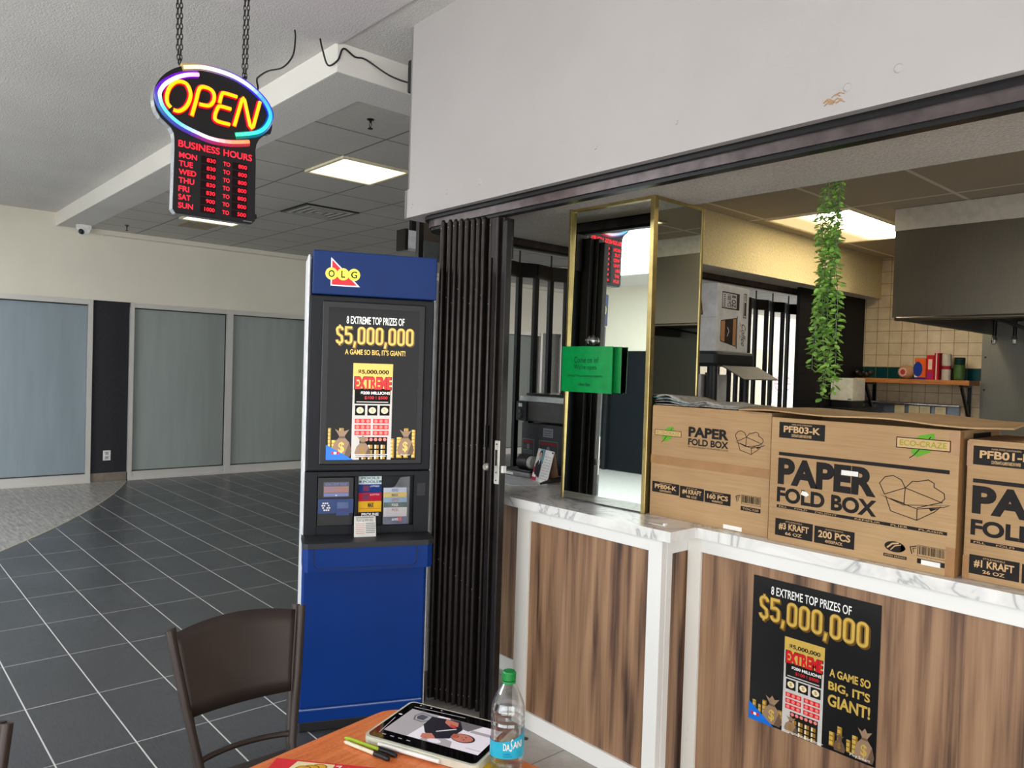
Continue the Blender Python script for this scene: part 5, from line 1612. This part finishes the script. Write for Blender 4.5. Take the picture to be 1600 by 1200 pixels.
# ================================================================== KITCHEN
KL = NT('kitchen_diffuser_light')
kx, ky, kz, kp = KL.pos()
kf = KL.math('MULTIPLY', KL.math('SUBTRACT', kx, -2.72), 2.4)
KL.link(KL.ramp(kf, [(0.0, (1, .74, .36, 1)), (.55, (1, .86, .56, 1)), (1.0, (1, .92, .72, 1))]), KL.b.inputs['Emission Color'])
KL.link(KL.math('ADD', .95, KL.math('MULTIPLY', KL.math('POWER', KL.math('MAXIMUM', kf, 0.0), 2.0), 40.0)), KL.b.inputs['Emission Strength'])
KL.b.inputs['Base Color'].default_value = (.4, .36, .28, 1)
troffer(-2.88, -2.27, 4.88, 6.10, 2.72, 'long glowing warm ceiling light inside the kitchen behind the hanging vine', KL.m, .02)
troffer(-.55, .06, 3.3, 4.52, 2.72, 'kitchen ceiling light beyond the right edge of the photo', emat('kitchen_fill_light', (1.0, 0.84, 0.56, 1), 6.5), .02)  # unseen lamp added to brighten the kitchen
t = thing('exhaust_hood', (-0.6, 6.1, 2.0), 'big brushed steel exhaust hood filling the upper right of the kitchen', 'exhaust hood')
m = MB()
hx0, hx1, hy0, hy1 = -2.075, 1.2, 5.1, 7.1
m.box(hx0, hx1, hy0, hy0 + .02, 2.02, 2.58, STEEL); m.box(hx0, hx0 + .02, hy0 + .02, hy1, 2.02, 2.58, STEEL)
m.box(hx1 - .02, hx1, hy0 + .02, hy1, 2.02, 2.58, STEEL)
m.build('canopy', t, rel=True)
m = MB(); m.box(hx0 - .004, hx1, hy0 - .006, hy0 + .02, 2.575, 2.715, pmat('pale_hood_trim', rgb(184, 176, 162), .45, .4)); m.box(hx0 - .004, hx0 + .02, hy0 + .02, hy1, 2.575, 2.715, pmat('pale_hood_trim', rgb(184, 176, 162), .45, .4)); m.build('top_trim', t, rel=True)
m = MB(); m.tube([(hx0 + .03, hy0 + .002, 2.012), (hx1, hy0 + .002, 2.012)], .014, STEEL, 8); m.tube([(hx0 + .004, hy0 + .05, 2.02), (hx0 + .004, hy1, 2.02)], .012, STEEL, 8)
m.bar((hx0 + .04, hy0, 2.012), (hx0, hy0 + .06, 2.02), .02, .03, STEEL); m.build('drip_lip', t, rel=True)
m = MB(); DKST = pmat('dark_hood_inside', rgb(52, 50, 46), .5, .4); m.box(hx0 + .02, hx1 - .02, hy0 + .02, hy0 + .3, 2.03, 2.04, DKST); m.box(hx0 + .02, hx1 - .02, hy0 + .3, hy1, 2.12, 2.14, DKST)  # darker metal colour for the hood's inside and filter bars
for k in range(6): m.bar((hx0 + .3 + k * .5, hy0 + .5, 2.1), (hx0 + .3 + k * .5, hy1 - .05, 2.03), .02, .02, DKST)
m.build('filter_bank', t, rel=True)
for x in (-2.0, -1.86):
    m = MB(); m.tube([(x, 6.85, 2.11), (x, 6.85, 1.99)], .014, BLACKM, 8); m.lathe([(.018, 0), (.024, -.03), (.02, -.06), (.012, -.065)], pmat('chrome_nozzle', rgb(214, 212, 206), .15, .9), 12, (x, 6.85, 1.99)); m.build('nozzle', t, rel=True)
# wall shelf and what stands on it
t = thing('wall_shelf', (-2.63, 7.0, 1.6), 'honey wood wall shelf on black brackets against the cream tiles', 'shelf')
WSH = pmat('honey_pine', rgb(178, 112, 52), .45, 0, .12, 12, stretch=(1, 8, 8))
m = MB(); m.box(-3.1, -2.17, 6.87, 7.115, 1.592, 1.632, WSH); m.build('board', t, bevel=.004, rel=True)
for x in (-3.02, -2.24):
    m = MB(); m.box(x - .014, x + .014, 7.1, 7.117, 1.3, 1.592, BLACKM); m.box(x - .014, x + .014, 6.9, 7.1, 1.576, 1.592, BLACKM)
    m.bar((x, 7.1, 1.33), (x, 6.92, 1.575), .018, .03, BLACKM); m.build('bracket', t, rel=True)
t = thing('snack_bag', (-2.7, 6.98, 1.632), 'pink and brown snack packet at the left of the wall shelf row', 'snack packet')
m = MB(); m.ball((0, 0, .062), .075, ink('snack_tan', 186, 140, 104), 10, (1, .6, .82)); m.build('packet', t)
a = Art((0, -.044, .06), (1, 0, 0), (0, 0, 1), (0, -1, 0), .002)
a.oval(-.012, 0, .036, .04, ink('snack_pink', 214, 170, 160), 1, 8); a.oval(-.012, 0, .022, .025, ink('snack_red', 170, 60, 50), 2, 8); a.build('print', t)
def shelfbox(x0, x1, h, c, lbl, stripe=None, y0=6.93, y1=7.06, cat='box'):
    t = thing('food_box', ((x0 + x1) / 2, (y0 + y1) / 2, 1.632), lbl, cat, 'boxes on the wall shelf')
    m = MB(); m.box(x0, x1, y0, y1, 1.632, 1.632 + h, ink('food_' + c[0], *c[1])); m.build('carton', t, rel=True)
    if stripe:
        a = Art((x0, y0 - .0003, 1.632), (1, 0, 0), (0, 0, 1), (0, -1, 0), .0004)
        stripe(a, x1 - x0, h); a.build('print', t, rel=True)
    return t
def st1(a, w, h):
    a.rect(.0, w * .28, 0, h * .8, ink('p_white', 220, 214, 210)); a.oval(w * .3, h * .48, w * .42, h * .36, ink('p_blue', 30, 60, 140), 2, 12); a.rect(0, w, 0, h * .1, ink('p_purple', 60, 40, 120), 3)
def st2(a, w, h):
    a.rect(w * .22, w * .75, h * .42, h * .84, ink('p_cream', 226, 196, 170)); a.rect(w * .1, w * .8, h * .05, h * .3, ink('p_magenta', 150, 40, 110), 2)
def st3(a, w, h):
    a.rect(w * .34, w * .56, 0, h, ink('p_white', 220, 214, 210))
shelfbox(-2.615, -2.525, .18, ('orange', (214, 92, 34)), 'orange box with a blue round print on the wall shelf', st1)
shelfbox(-2.52, -2.462, .205, ('red', (186, 30, 40)), 'red box with a cream label, right of the orange box', st2)
shelfbox(-2.459, -2.425, .225, ('crimson', (170, 24, 34)), 'narrow dark red box with a white spine, left of the tall tin', st3)
t = thing('food_tin', (-2.385, 6.99, 1.632), 'tall beige tin with red band on the wall shelf', 'tin')
m = MB(); m.lathe([(.036, 0), (.036, .215), (.03, .222)], ink('tin_beige', 186, 178, 166), 18); m.build('can', t)
m = MB(); m.lathe([(.0364, .09), (.0364, .12)], ink('tin_red', 160, 40, 50), 18, caps=False); m.build('band', t)
t = thing('spice_jar', (-2.285, 6.99, 1.632), 'dark green jar with black lid, right end of the wall shelf row', 'jar')
m = MB(); m.lathe([(.038, 0), (.042, .02), (.042, .12), (.038, .13)], ink('jar_green', 66, 96, 46, .25), 18); m.build('body', t)
m = MB(); m.lathe([(.041, .13), (.041, .185), (.037, .19)], ink('lid_dark_green', 14, 44, 36), 18); m.build('lid', t)
t = thing('dark_bundle', (-3.08, 6.97, 1.632), 'crumpled black bag at the left end of the wall shelf', 'bag')
m = MB()
r = random.Random(2)
for k in range(6): m.ball((-.07 + k * .028, r.uniform(-.02, .02), .035 + .012 * (k % 2)), .04 * r.uniform(.85, 1.1), pmat('black_bag_film', rgb(26, 22, 22), .4), 10, (1, .9, .8))
m.build('bag_body', t)
t = thing('ticket_rail', (-2.7, 7.1, 1.38), 'steel order ticket rail on the tiles under the wall shelf', 'ticket rail')
m = MB(); m.box(-3.09, -2.305, 7.085, 7.12, 1.33, 1.41, pmat('rail_blue_steel', rgb(150, 160, 176), .25, .7)); m.build('plate', t, rel=True)
m = MB(); m.tube([(-3.1, 7.07, 1.415), (-2.3, 7.07, 1.415)], .014, pmat('rail_bright_steel', rgb(214, 216, 216), .15, .9), 8); m.build('roller_bar', t, rel=True)
for k, x in enumerate((-2.78, -2.66, -2.57, -2.445)):
    o = thing('order_slip', (x, 7.075, 1.36), ('cream order slip hanging first from left on the ticket rail', 'cream order slip with a folded corner, second from left on the ticket rail', 'cream order slip third from left on the ticket rail', 'cream order slip hanging at the right end of the ticket rail')[k], 'paper slip', 'order slips on the rail')
    m = MB(); m.box(-.042, .042, -.006, -.004, -.045, .04, ink('slip_cream', 214, 200, 166)); m.build('sheet', o)
    a = Art((0, -.0062, 0), (1, 0, 0), (0, 0, 1), (0, -1, 0), .0004)
    for q in range(4): a.line([(-.03, .02 - q * .014), (.02 - .006 * (q % 2), .022 - q * .014)], .002, ink('slip_pencil', 150, 136, 110))
    a.build('handwriting', o)
# white dispenser on a black stand in the corner
t = thing('towel_dispenser', (-3.03, 6.6, 1.4), 'white dispenser box in the dark kitchen corner behind the vine', 'dispenser')
m = MB(); m.box(-3.13, -2.935, 6.48, 6.72, 1.43, 1.625, pmat('dispenser_white', rgb(222, 220, 208), .4)); m.build('housing', t, bevel=.006, rel=True)
m = MB(); m.box(-3.12, -2.945, 6.49, 6.71, 1.37, 1.43, BLACKP); m.build('tray', t, rel=True)
m = MB(); m.box(-2.975, -2.945, 6.478, 6.48, 1.44, 1.448, ink('badge_green', 40, 110, 70)); m.build('badge', t, rel=True)
m = MB(); m.box(-3.13, -2.92, 6.4, 7.05, 0, 1.37, BLACKP); tag(m.build('black_stand'), 'black stand under the white dispenser in the kitchen corner', 'stand')
# black plastic shelving with the coffee cup carton
t = thing('plastic_shelf', (-2.65, 3.88, 0), 'black plastic shelving unit beside the mirrored column', 'shelving')
BPL = pmat('black_shelf_plastic', rgb(28, 31, 33), .45)
for z, h in ((1.668, .085), (1.25, .06), (.6, .06)):
    m = MB(); m.box(-2.93, -2.45, 3.70, 4.10, z, z + h, BPL); m.build('shelf_deck', t, bevel=.018, rel=True)
for x in (-2.9, -2.49):
    for y in (3.735, 4.06):
        m = MB(); m.lathe([(.026, 0), (.026, 1.67)], BPL, 14, (x, y, 0)); m.build('leg', t, rel=True)
WCT = pmat('white_carton_board', rgb(214, 212, 210), .6)
t = thing('coffee_cup_carton', (-2.69, 3.9, 1.753), 'white carton printed with a coffee cup on top of the black shelving', 'cardboard box', rz=math.radians(6))
m = MB(); m.box(-.22, .2, -.2, .2, 0, .385, WCT); m.build('carton', t, bevel=.004)
a = Art((.2003, -.2, 0), (0, 1, 0), (0, 0, 1), (1, 0, 0), .0004)
CUPB, CUPT = ink('cup_dark_ink', 44, 34, 32), ink('cup_tan_ink', 192, 140, 96)
# the cup lies on its side
a.poly([(.05, .06), (.05, .175), (.24, .2), (.24, .035)], CUPT, 1); a.poly([(.10, .054), (.10, .182), (.2, .195), (.2, .04)], CUPB, 2)
a.line([(.05, .06), (.05, .175), (.24, .2), (.24, .035), (.05, .06)], .005, CUPB, 3); a.line([(.25, .025), (.25, .21)], .008, CUPB, 3)
a.line([(.13, .09), (.15, .12), (.13, .14)], .005, INK_W, 4)
for q in range(3): a.line([(.285, .085 + q * .035), (.295, .095 + q * .035), (.285, .105 + q * .035)], .006, CUPT, 3)
a.frame_rect(.06, .27, .25, .34, .007, CUPB, 1); a.rect(.235, .27, .25, .34, CUPB, 1)
for q in range(7): a.rect(.075 + 0 * q, .1, .258 + q * .011, .263 + q * .011, CUPB, 1)
a.text('8 OZ', .175, .225, .258, .33, CUPB, 2, bold=.03, rot=-90); a.text('1000 PCS', .12, .165, .26, .33, CUPB, 2, bold=.02, rot=-90)
a.frame_rect(.33, .365, .21, .35, .005, CUPB, 1); a.rect(.34, .36, .22, .30, CUPB, 1); a.text('HOT', .34, .36, .31, .342, CUPB, 2, rot=-90, bold=.03)
a.text('Coffee', .31, .365, .04, .17, CUPB, 2, shear=.4, rot=-90)
a.build('print', t)
a = Art((-.22, -.2003, 0), (1, 0, 0), (0, 0, 1), (0, -1, 0), .0004)
a.poly([(.2, .2), (.22, .3), (.32, .29), (.33, .21)], CUPT, 1); a.line([(.2, .2), (.22, .3), (.32, .29), (.33, .21), (.2, .2)], .006, CUPB, 2); a.rect(.0, .42, .1915, .1935, ink('carton_seam', 170, 168, 164), 1)
a.build('print', t)
t = thing('food_box_carton', (-2.7, 3.86, 1.31), 'white carton turned on its side with sideways lettering on the lower black shelf', 'cardboard box', rz=math.radians(4))
m = MB(); m.box(-.18, .125, -.14, .16, 0, .31, WCT); m.build('carton', t, bevel=.003)
a = Art((-.18, -.1403, 0), (1, 0, 0), (0, 0, 1), (0, -1, 0), .0004)
a.text('PAPER', .165, .215, -.0 + .005, .29, INK_B, 1, rot=-90, bold=.05); a.rect(.228, .236, .005, .3, INK_B, 1)
a.oval(.27, .2, .014, .045, ECO_G, 1); a.frame_rect(.258, .284, .12, .28, .003, INK_B, 2); a.build('print', t)
m = MB(); m.box(-2.56, -2.5, 3.76, 3.8, 1.312, 1.63, pmat('dark_brown_board', rgb(40, 32, 30), .5)); tag(m.build('brown_board'), 'dark brown upright board on the lower black shelf', 'board')
m = MB()
m.add([(-2.44, 3.75, 1.672), (-2.30, 3.75, 1.60), (-2.30, 4.12, 1.60), (-2.44, 4.12, 1.672)], [(0, 1, 2, 3)], pmat('grey_hanging_sheet', rgb(70, 68, 67), .6))
tag(m.build('grey_sheet', solid=.006), 'grey sloping sheet sticking out right of the black shelving top', 'sheet')
# hanging vine
t = thing('hanging_vine', (-1.41, 2.88, 2.56), 'green trailing vine hanging from the soffit edge in front of the kitchen', 'plant')
LEAFM = pmat('vine_leaf_green', rgb(140, 182, 84), .45, 0, .22, 35)
LEAFD = pmat('vine_leaf_deep', rgb(104, 152, 62), .45, 0, .2, 35)
STEM = pmat('vine_stem', rgb(110, 126, 96), .6)
r = random.Random(11)
stem, lf = MB(), MB()
m = MB(); m.tube([(0, -.075, .02), (0, -.03, .03), (0, 0, .01), (0, 0, -.02)], .005, BLACKM, 6); m.build('hook', t)
for s in range(8):
    sx, sy = r.uniform(-.035, .035), r.uniform(-.02, .025)
    ln = (1.01, .97, .93, .98, .86, .8, .7, .9)[s]
    ph = r.uniform(0, 6)
    pts = []
    N = 22
    for k in range(N + 1):
        u = k / N
        pts.append((sx * (0.3 + .9 * min(1, u * 2.4)) - .022 * u + .008 * math.sin(ph + u * 9), sy * (.3 + u) + .008 * math.cos(ph + u * 7), -.01 - ln * u))
    stem.tube(pts, .0012, STEM, 4)
    q = 0.02
    while q < ln:
        u = q / ln
        k = min(int(u * N), N - 1)
        f = u * N - k
        c = Vector(pts[k]).lerp(Vector(pts[k + 1]), f)
        a0 = r.uniform(0, 2 * PI)
        size = r.uniform(.0135, .0205) * (.8 if u < .35 else 1.1)
        for h in range(2):
            aa = a0 + h * PI
            d = Vector((math.cos(aa), math.sin(aa), r.uniform(-.9, .2))).normalized()
            sd = d.cross(Vector((r.uniform(-.5, .5), r.uniform(-.5, .5), 1))).normalized()
            up = sd.cross(d)
            st_ = c + d * .004
            L = [st_, st_ + d * size * .6 + sd * size * .5 + up * .001, st_ + d * size * 1.25 + sd * size * .42, st_ + d * size * 1.6 - up * size * .15, st_ + d * size * 1.25 - sd * size * .42, st_ + d * size * .6 - sd * size * .5 + up * .001, st_ + d * size * .8 - up * size * .2]
            lf.add(L, [(0, 1, 6), (1, 2, 6), (2, 3, 6), (3, 4, 6), (4, 5, 6), (5, 0, 6)], LEAFM if r.random() < .7 else LEAFD, True)
        q += r.uniform(.011, .018)
stem.build('stems', t)
lf.build('foliage', t)

# ================================================================== TABLE AND WHAT LIES ON IT
TZ = .75
ta = math.radians(9)
t = thing('cafe_table', (-1.17, .56, 0), 'orange brown wooden table at the bottom edge with tablet and bottle on it', 'table', rz=ta)
def rrect(x0, x1, y0, y1, rad, n=6):
    o = []
    for cx, cy, s in ((x1 - rad, y1 - rad, 0), (x0 + rad, y1 - rad, 1), (x0 + rad, y0 + rad, 2), (x1 - rad, y0 + rad, 3)):
        for k in range(n + 1):
            a_ = s * PI / 2 + k * PI / 2 / n
            o.append((cx + rad * math.cos(a_), cy + rad * math.sin(a_)))
    return o
# the far left corner sits at (-1.63, 1.09)
dx, dy = -1.63 + 1.17, 1.09 - .56
lx_, ly_ = dx * math.cos(ta) + dy * math.sin(ta), -dx * math.sin(ta) + dy * math.cos(ta)
m = MB(); m.prism(rrect(lx_, lx_ + .76, ly_ - 1.2, ly_, .07), CHERRY, TZ - .03, TZ, smooth=False); m.build('tabletop', t, bevel=.004)
for yy in (ly_ - .28, ly_ - .92):
    m = MB(); xc = lx_ + .38
    m.lathe([(.035, .03), (.035, TZ - .04)], BLACKM, 16, (xc, yy, 0)); m.box(xc - .28, xc + .28, yy - .03, yy + .03, 0, .03, BLACKM); m.box(xc - .2, xc + .2, yy - .03, yy + .03, TZ - .05, TZ - .03, BLACKM); m.build('pedestal', t)
# tablet in a pale case, overhanging the table edge
ga = math.radians(23)
t = thing('tablet_computer', (-1.418, 1.0715, TZ), 'tablet in a pale case playing a video, lying over the table corner', 'tablet', rz=ga)
CASE = pmat('pale_mint_case', rgb(206, 208, 190), .4)
m = MB(); m.prism(rrect(-.148, .148, -.103, .103, .016), CASE, .001, .017); m.build('case', t, bevel=.004)
m = MB(); m.prism(rrect(-.141, .141, -.096, .096, .012), pmat('tablet_glass', rgb(10, 10, 12), .05), .017, .0185); sc = m.build('screen', t)
a = Art((-.141, -.096, .0186), (1, 0, 0), (0, 1, 0), (0, 0, 1), .0002)
def lit(nm, c, s=.55): return emat('video_' + nm, rgb(*c), s, rgb(*c))
VW, VG, VD, VN, VS, VR, VT = lit('white', (206, 200, 208)), lit('grey', (150, 146, 150)), lit('dark', (96, 92, 96)), lit('navy', (24, 24, 36)), lit('skin', (170, 104, 88)), lit('red', (170, 56, 60)), lit('brown', (84, 58, 50))
a.rect(.022, .27, .035, .158, VW, 1)
a.poly([(.022, .035), (.085, .035), (.1, .158), (.022, .158)], VG, 2); a.poly([(.15, .13), (.2, .12), (.22, .158), (.13, .158)], VD, 2); a.poly([(.12, .035), (.2, .035), (.19, .06), (.12, .075)], VG, 2); a.rect(.205, .27, .118, .13, VG, 2); a.rect(.23, .268, .05, .052, VG, 2)
a.line([(.048, .13), (.056, .15), (.088, .145), (.092, .125), (.078, .11), (.056, .112), (.048, .13)], .004, VD, 3); a.poly([(.054, .13), (.06, .143), (.08, .14), (.078, .118), (.06, .118)], ink('vid_slate', 90, 96, 108), 3)
a.poly([(.088, .145), (.16, .155), (.185, .12), (.178, .07), (.14, .05), (.112, .07), (.09, .1)], VN, 4)
a.poly([(.125, .15), (.16, .146), (.168, .128), (.15, .12), (.13, .132)], VS, 5); a.poly([(.145, .132), (.166, .128), (.165, .116), (.152, .118)], VR, 6)
a.line([(.135, .085), (.17, .115)], .004, VW, 6)
a.poly([(.11, .062), (.13, .072), (.15, .055), (.135, .042), (.115, .045)], VS, 5); a.oval(.152, .044, .018, .009, VW, 5)
a.oval(.205, .085, .03, .02, VN, 5, 18); a.oval(.203, .085, .027, .0175, VS, 6, 18); a.rect(.176, .19, .078, .094, VS, 6)
for q in (.079, .091): a.oval(.21, q, .002, .003, VT, 7, 8)
a.line([(.192, .081), (.192, .089)], .002, VT, 7); a.line([(.201, .085), (.204, .085)], .0015, VT, 7)
a.line([(.02, .17), (.16, .178)], .0012, VW, 1); a.line([(.02, .02), (.01, .1)], .001, VW, 1); a.oval(.012, .12, .005, .003, VW, 1)
for q in range(4): a.rect(.03 + q * .022, .04 + q * .022, .016, .019, VG, 1)
for q in range(3): a.oval(.03 + q * .03, .184, .0025, .0025, VG, 1, 8)
a.build('video_image', sc)
m = MB(); m.tube([(-.1, -.108, .009), (.06, -.108, .009)], .005, WHITEPL, 8); st = m.build('stylus', t)
st['label'] = 'white stylus along the case edge'
# pens
def pen(p, q, cb, cc, label):
    p, q = Vector(p), Vector(q)
    d = (q - p); L = d.length; d.normalize()
    t = thing('pen', p, label, 'pen', 'pens on the table')
    m = MB(); m.lathe([(.002, 0), (.0045, .006), (.0045, L * .72)], cb, 8, (0, 0, 0), d); m.build('barrel', t)
    m = MB(); m.lathe([(.0055, L * .68), (.0055, L * .96), (.004, L)], cc, 8, (0, 0, 0), d)
    s = Vector((0, 0, 1)); m.bar(tuple(d * L * .66 + s * .0065), tuple(d * L * .95 + s * .0065), .003, .002, cc); m.build('cap', t)
    return t
pen((-1.548, .892, TZ + .0056), (-1.405, .94, TZ + .0056), ink('lime_pen', 170, 200, 60, .3), BLACKP, 'lime green pen with black cap beside the tablet')
pen((-1.532, .882, TZ + .0056), (-1.402, .919, TZ + .0056), ink('cream_pen', 222, 218, 190, .3), BLACKP, 'cream white pen with black cap, nearer the red flyer')
# red flyer
t = thing('flyer', (-1.565, .735, TZ), 'red flyer with gold coins pictured, at the bottom edge of the table', 'flyer', rz=math.radians(41))
m = MB(); m.box(0, .27, -.2, 0, 0, .0012, ink('flyer_red', 222, 52, 62, .35)); m.build('sheet', t)
a = Art((0, -.2, .0013), (1, 0, 0), (0, 1, 0), (0, 0, 1), .0002)
a.poly([(.05, .195), (.135, .195), (.135, .1), (.03, .1)], ink('flyer_cream', 240, 226, 178), 1)
FG, FO = ink('coin_gold_ink', 226, 170, 50), ink('coin_line_ink', 120, 64, 24)
for k, (x, y, rr) in enumerate(((.105, .18, .017), (.09, .172, .018), (.075, .165, .018), (.07, .145, .02), (.095, .145, .022), (.06, .12, .024))):
    a.oval(x, y, rr, rr * .72, FO, 2 + k * 2); a.oval(x, y, rr * .86, rr * .6, FG, 3 + k * 2)
a.text('$', .05, .07, .108, .132, FO, 16, bold=.02); a.line([(.14, .19), (.15, .192), (.148, .183)], .003, INK_W, 2); a.line([(.165, .19), (.255, .16)], .0015, ink('flyer_fold', 236, 90, 96), 1)
a.build('print', t)
m = MB(); m.prism([(-1.34, 1.03), (-1.19, 1.02), (-1.165, 1.10), (-1.30, 1.14)], ink('yellow_paper', 236, 190, 40, .6), TZ, TZ + .0008)
tag(m.build('yellow_note'), 'yellow paper under the tablet and water bottle', 'paper')
# water bottle
t = thing('water_bottle', (-1.222, 1.103, TZ + .0009), 'clear plastic water bottle with green cap and blue label on the table', 'bottle')
PET = mk_clear('clear_bottle_plastic', (.95, .97, .97, 1), .18, .05)
prof = [(.012, .0), (.030, .0), (.0357, .006), (.0368, .02), (.0357, .026), (.0368, .032), (.0368, .045), (.036, .05), (.036, .098), (.0371, .104), (.0357, .11), (.0371, .118), (.036, .126), (.0368, .134), (.0325, .15), (.0245, .168), (.0155, .184), (.0125, .189), (.0125, .192)]
m = MB(); m.lathe(prof, PET, 28, caps=False); m.lathe([(.001, .004), (.012, .0)], PET, 28, caps=False); m.build('bottle_shell', t)
WATER = mk_clear('still_water', (.86, .93, .95, 1), .08, .02)
m = MB(); m.lathe([(.031, .004), (.0342, .02), (.0344, .085)], WATER, 24); m.build('water', t)
GCAP = pmat('green_cap_plastic', rgb(20, 132, 62), .4)
m = MB(); m.lathe([(.0148, .188), (.0148, .1935)], GCAP, 30); 
cp = [(.0145, .195), (.0145, .2105), (.0125, .2135)]
m.lathe(cp, GCAP, 30)
for k in range(30):
    a_ = 2 * PI * k / 30
    m.bar((.0146 * math.cos(a_), .0146 * math.sin(a_), .1955), (.0146 * math.cos(a_), .0146 * math.sin(a_), .21), .0012, .0012, GCAP, up=(math.cos(a_), math.sin(a_), 0))
m.build('cap', t)
class CylArt(Art):
    def P(self, a_, b_, l):
        th = self.th0 + a_ / self.R
        rr = self.R + self.eps * l
        return Vector((rr * math.cos(th), rr * math.sin(th), b_))
LBL = pmat('label_blue_film', rgb(26, 172, 206), .3)
m = MB()
n = 30
vs, fs = [], []
th0 = math.atan2(-1.10, 1.225)      # towards the camera
for k in range(n + 1):
    th = th0 - 1.9 + 3.8 * k / n
    u = k / n
    zt = .066 + .030 * u ** 1.6
    zb = .030 - .0 * u + .008 * math.sin(u * 3)
    for z in (zb, (zb + zt) / 2, zt): vs.append((.0373 * math.cos(th), .0373 * math.sin(th), z))
fs = [(k * 3 + j, (k + 1) * 3 + j, (k + 1) * 3 + j + 1, k * 3 + j + 1) for k in range(n) for j in range(2)]
m.add(vs, fs, LBL, True)
lb = m.build('label', t)
ca = CylArt((0, 0, 0), (1, 0, 0), (0, 1, 0), (0, 0, 1), .0003); ca.R, ca.th0 = .0375, th0
ca.text('DA', -.008, .006, .056, .071, INK_W, 1, bold=.015); ca.text('S', .0065, .013, .054, .081, INK_W, 1, shear=.3); ca.text('ANI', .0135, .036, .060, .075, INK_W, 1, bold=.015)
ca.text('PURIFIED', -.008, .008, .047, .0495, ink('label_navy', 20, 70, 120), 1); ca.text('WATER EAU', -.008, .012, .042, .0445, ink('label_navy', 20, 70, 120), 1)
ca.build('lettering', lb)

# ================================================================== CHAIRS
def make_chair(loc, label):
    """chair looking towards +X; loc is the floor point under the backrest's middle"""
    t = thing('metal_chair', loc, label, 'chair', 'metal chairs at the table')
    def post(s, nm):
        m = MB()
        # s = -1: the post nearer the camera
        top = Vector((-.085, s * .188, .877)); mid = Vector((0, s * .132, .505)); seat = Vector((.02, s * .13, .44)); foot = Vector((-.09, s * .18, .012))
        for o_ in (-.009, .009):
            m.tube([top + Vector((o_, s * o_ * .5, 0)), top.lerp(mid, .5) + Vector((o_, s * o_ * .5, 0)), mid + Vector((o_, 0, 0)), seat + Vector((o_, 0, 0)), foot + Vector((o_, 0, 0))], .0125, CHAIRM, 10)
        m.build(nm, t)
    post(-1, 'rear_leg'); post(1, 'rear_leg')
    for s in (-1, 1):
        m = MB(); m.tube([(.36, s * .16, .44), (.40, s * .19, .012)], .0125, CHAIRM, 10); m.build('front_leg', t)
        m = MB(); m.box(.37, .43, s * .19 - .018, s * .19 + .018, 0, .012, BLACKP); m.box(-.12, -.06, s * .18 - .018, s * .18 + .018, 0, .012, BLACKP); m.build('foot_pad', t)
    m = MB()
    n = 14
    vs = []
    for i in range(n + 1):
        u = i / n
        e = 1 - (2 * u - 1) ** 2
        for j in range(7):
            v = j / 6
            z = .862 + .022 * e - (.862 - .640 + .024 * e) * v
            hw = .188 - .056 * ((.877 - z) / .372)
            x = -.085 + .085 * ((.877 - z) / .372) - .022 * e
            vs.append((x, -hw + 2 * hw * u, z))
    m.add(vs, [(i * 7 + j, (i + 1) * 7 + j, (i + 1) * 7 + j + 1, i * 7 + j + 1) for i in range(n) for j in range(6)], CHAIRM, True)
    m.build('backrest', t, solid=.004)
    m = MB()
    m.tube([(-.002 - .03 * (1 - (2 * i / 10 - 1) ** 2), -.134 + .268 * i / 10, .527) for i in range(11)], .0085, CHAIRM, 8); m.build('cross_rail', t)
    m = MB(); m.prism(rrect(-.02, .40, -.18, .18, .05), pmat('brown_seat_vinyl', rgb(50, 42, 38), .45), .445, .475); m.build('seat', t, bevel=.01)
    return t
ch = make_chair((-2.075, .885, 0), 'dark brown metal chair with curved backrest in front of the blue kiosk')
c2 = copy_tree(ch)
c2.location = (-1.72, .075, 0)
c2['label'] = 'dark brown metal chair cut off at the bottom left corner, only its post top showing'
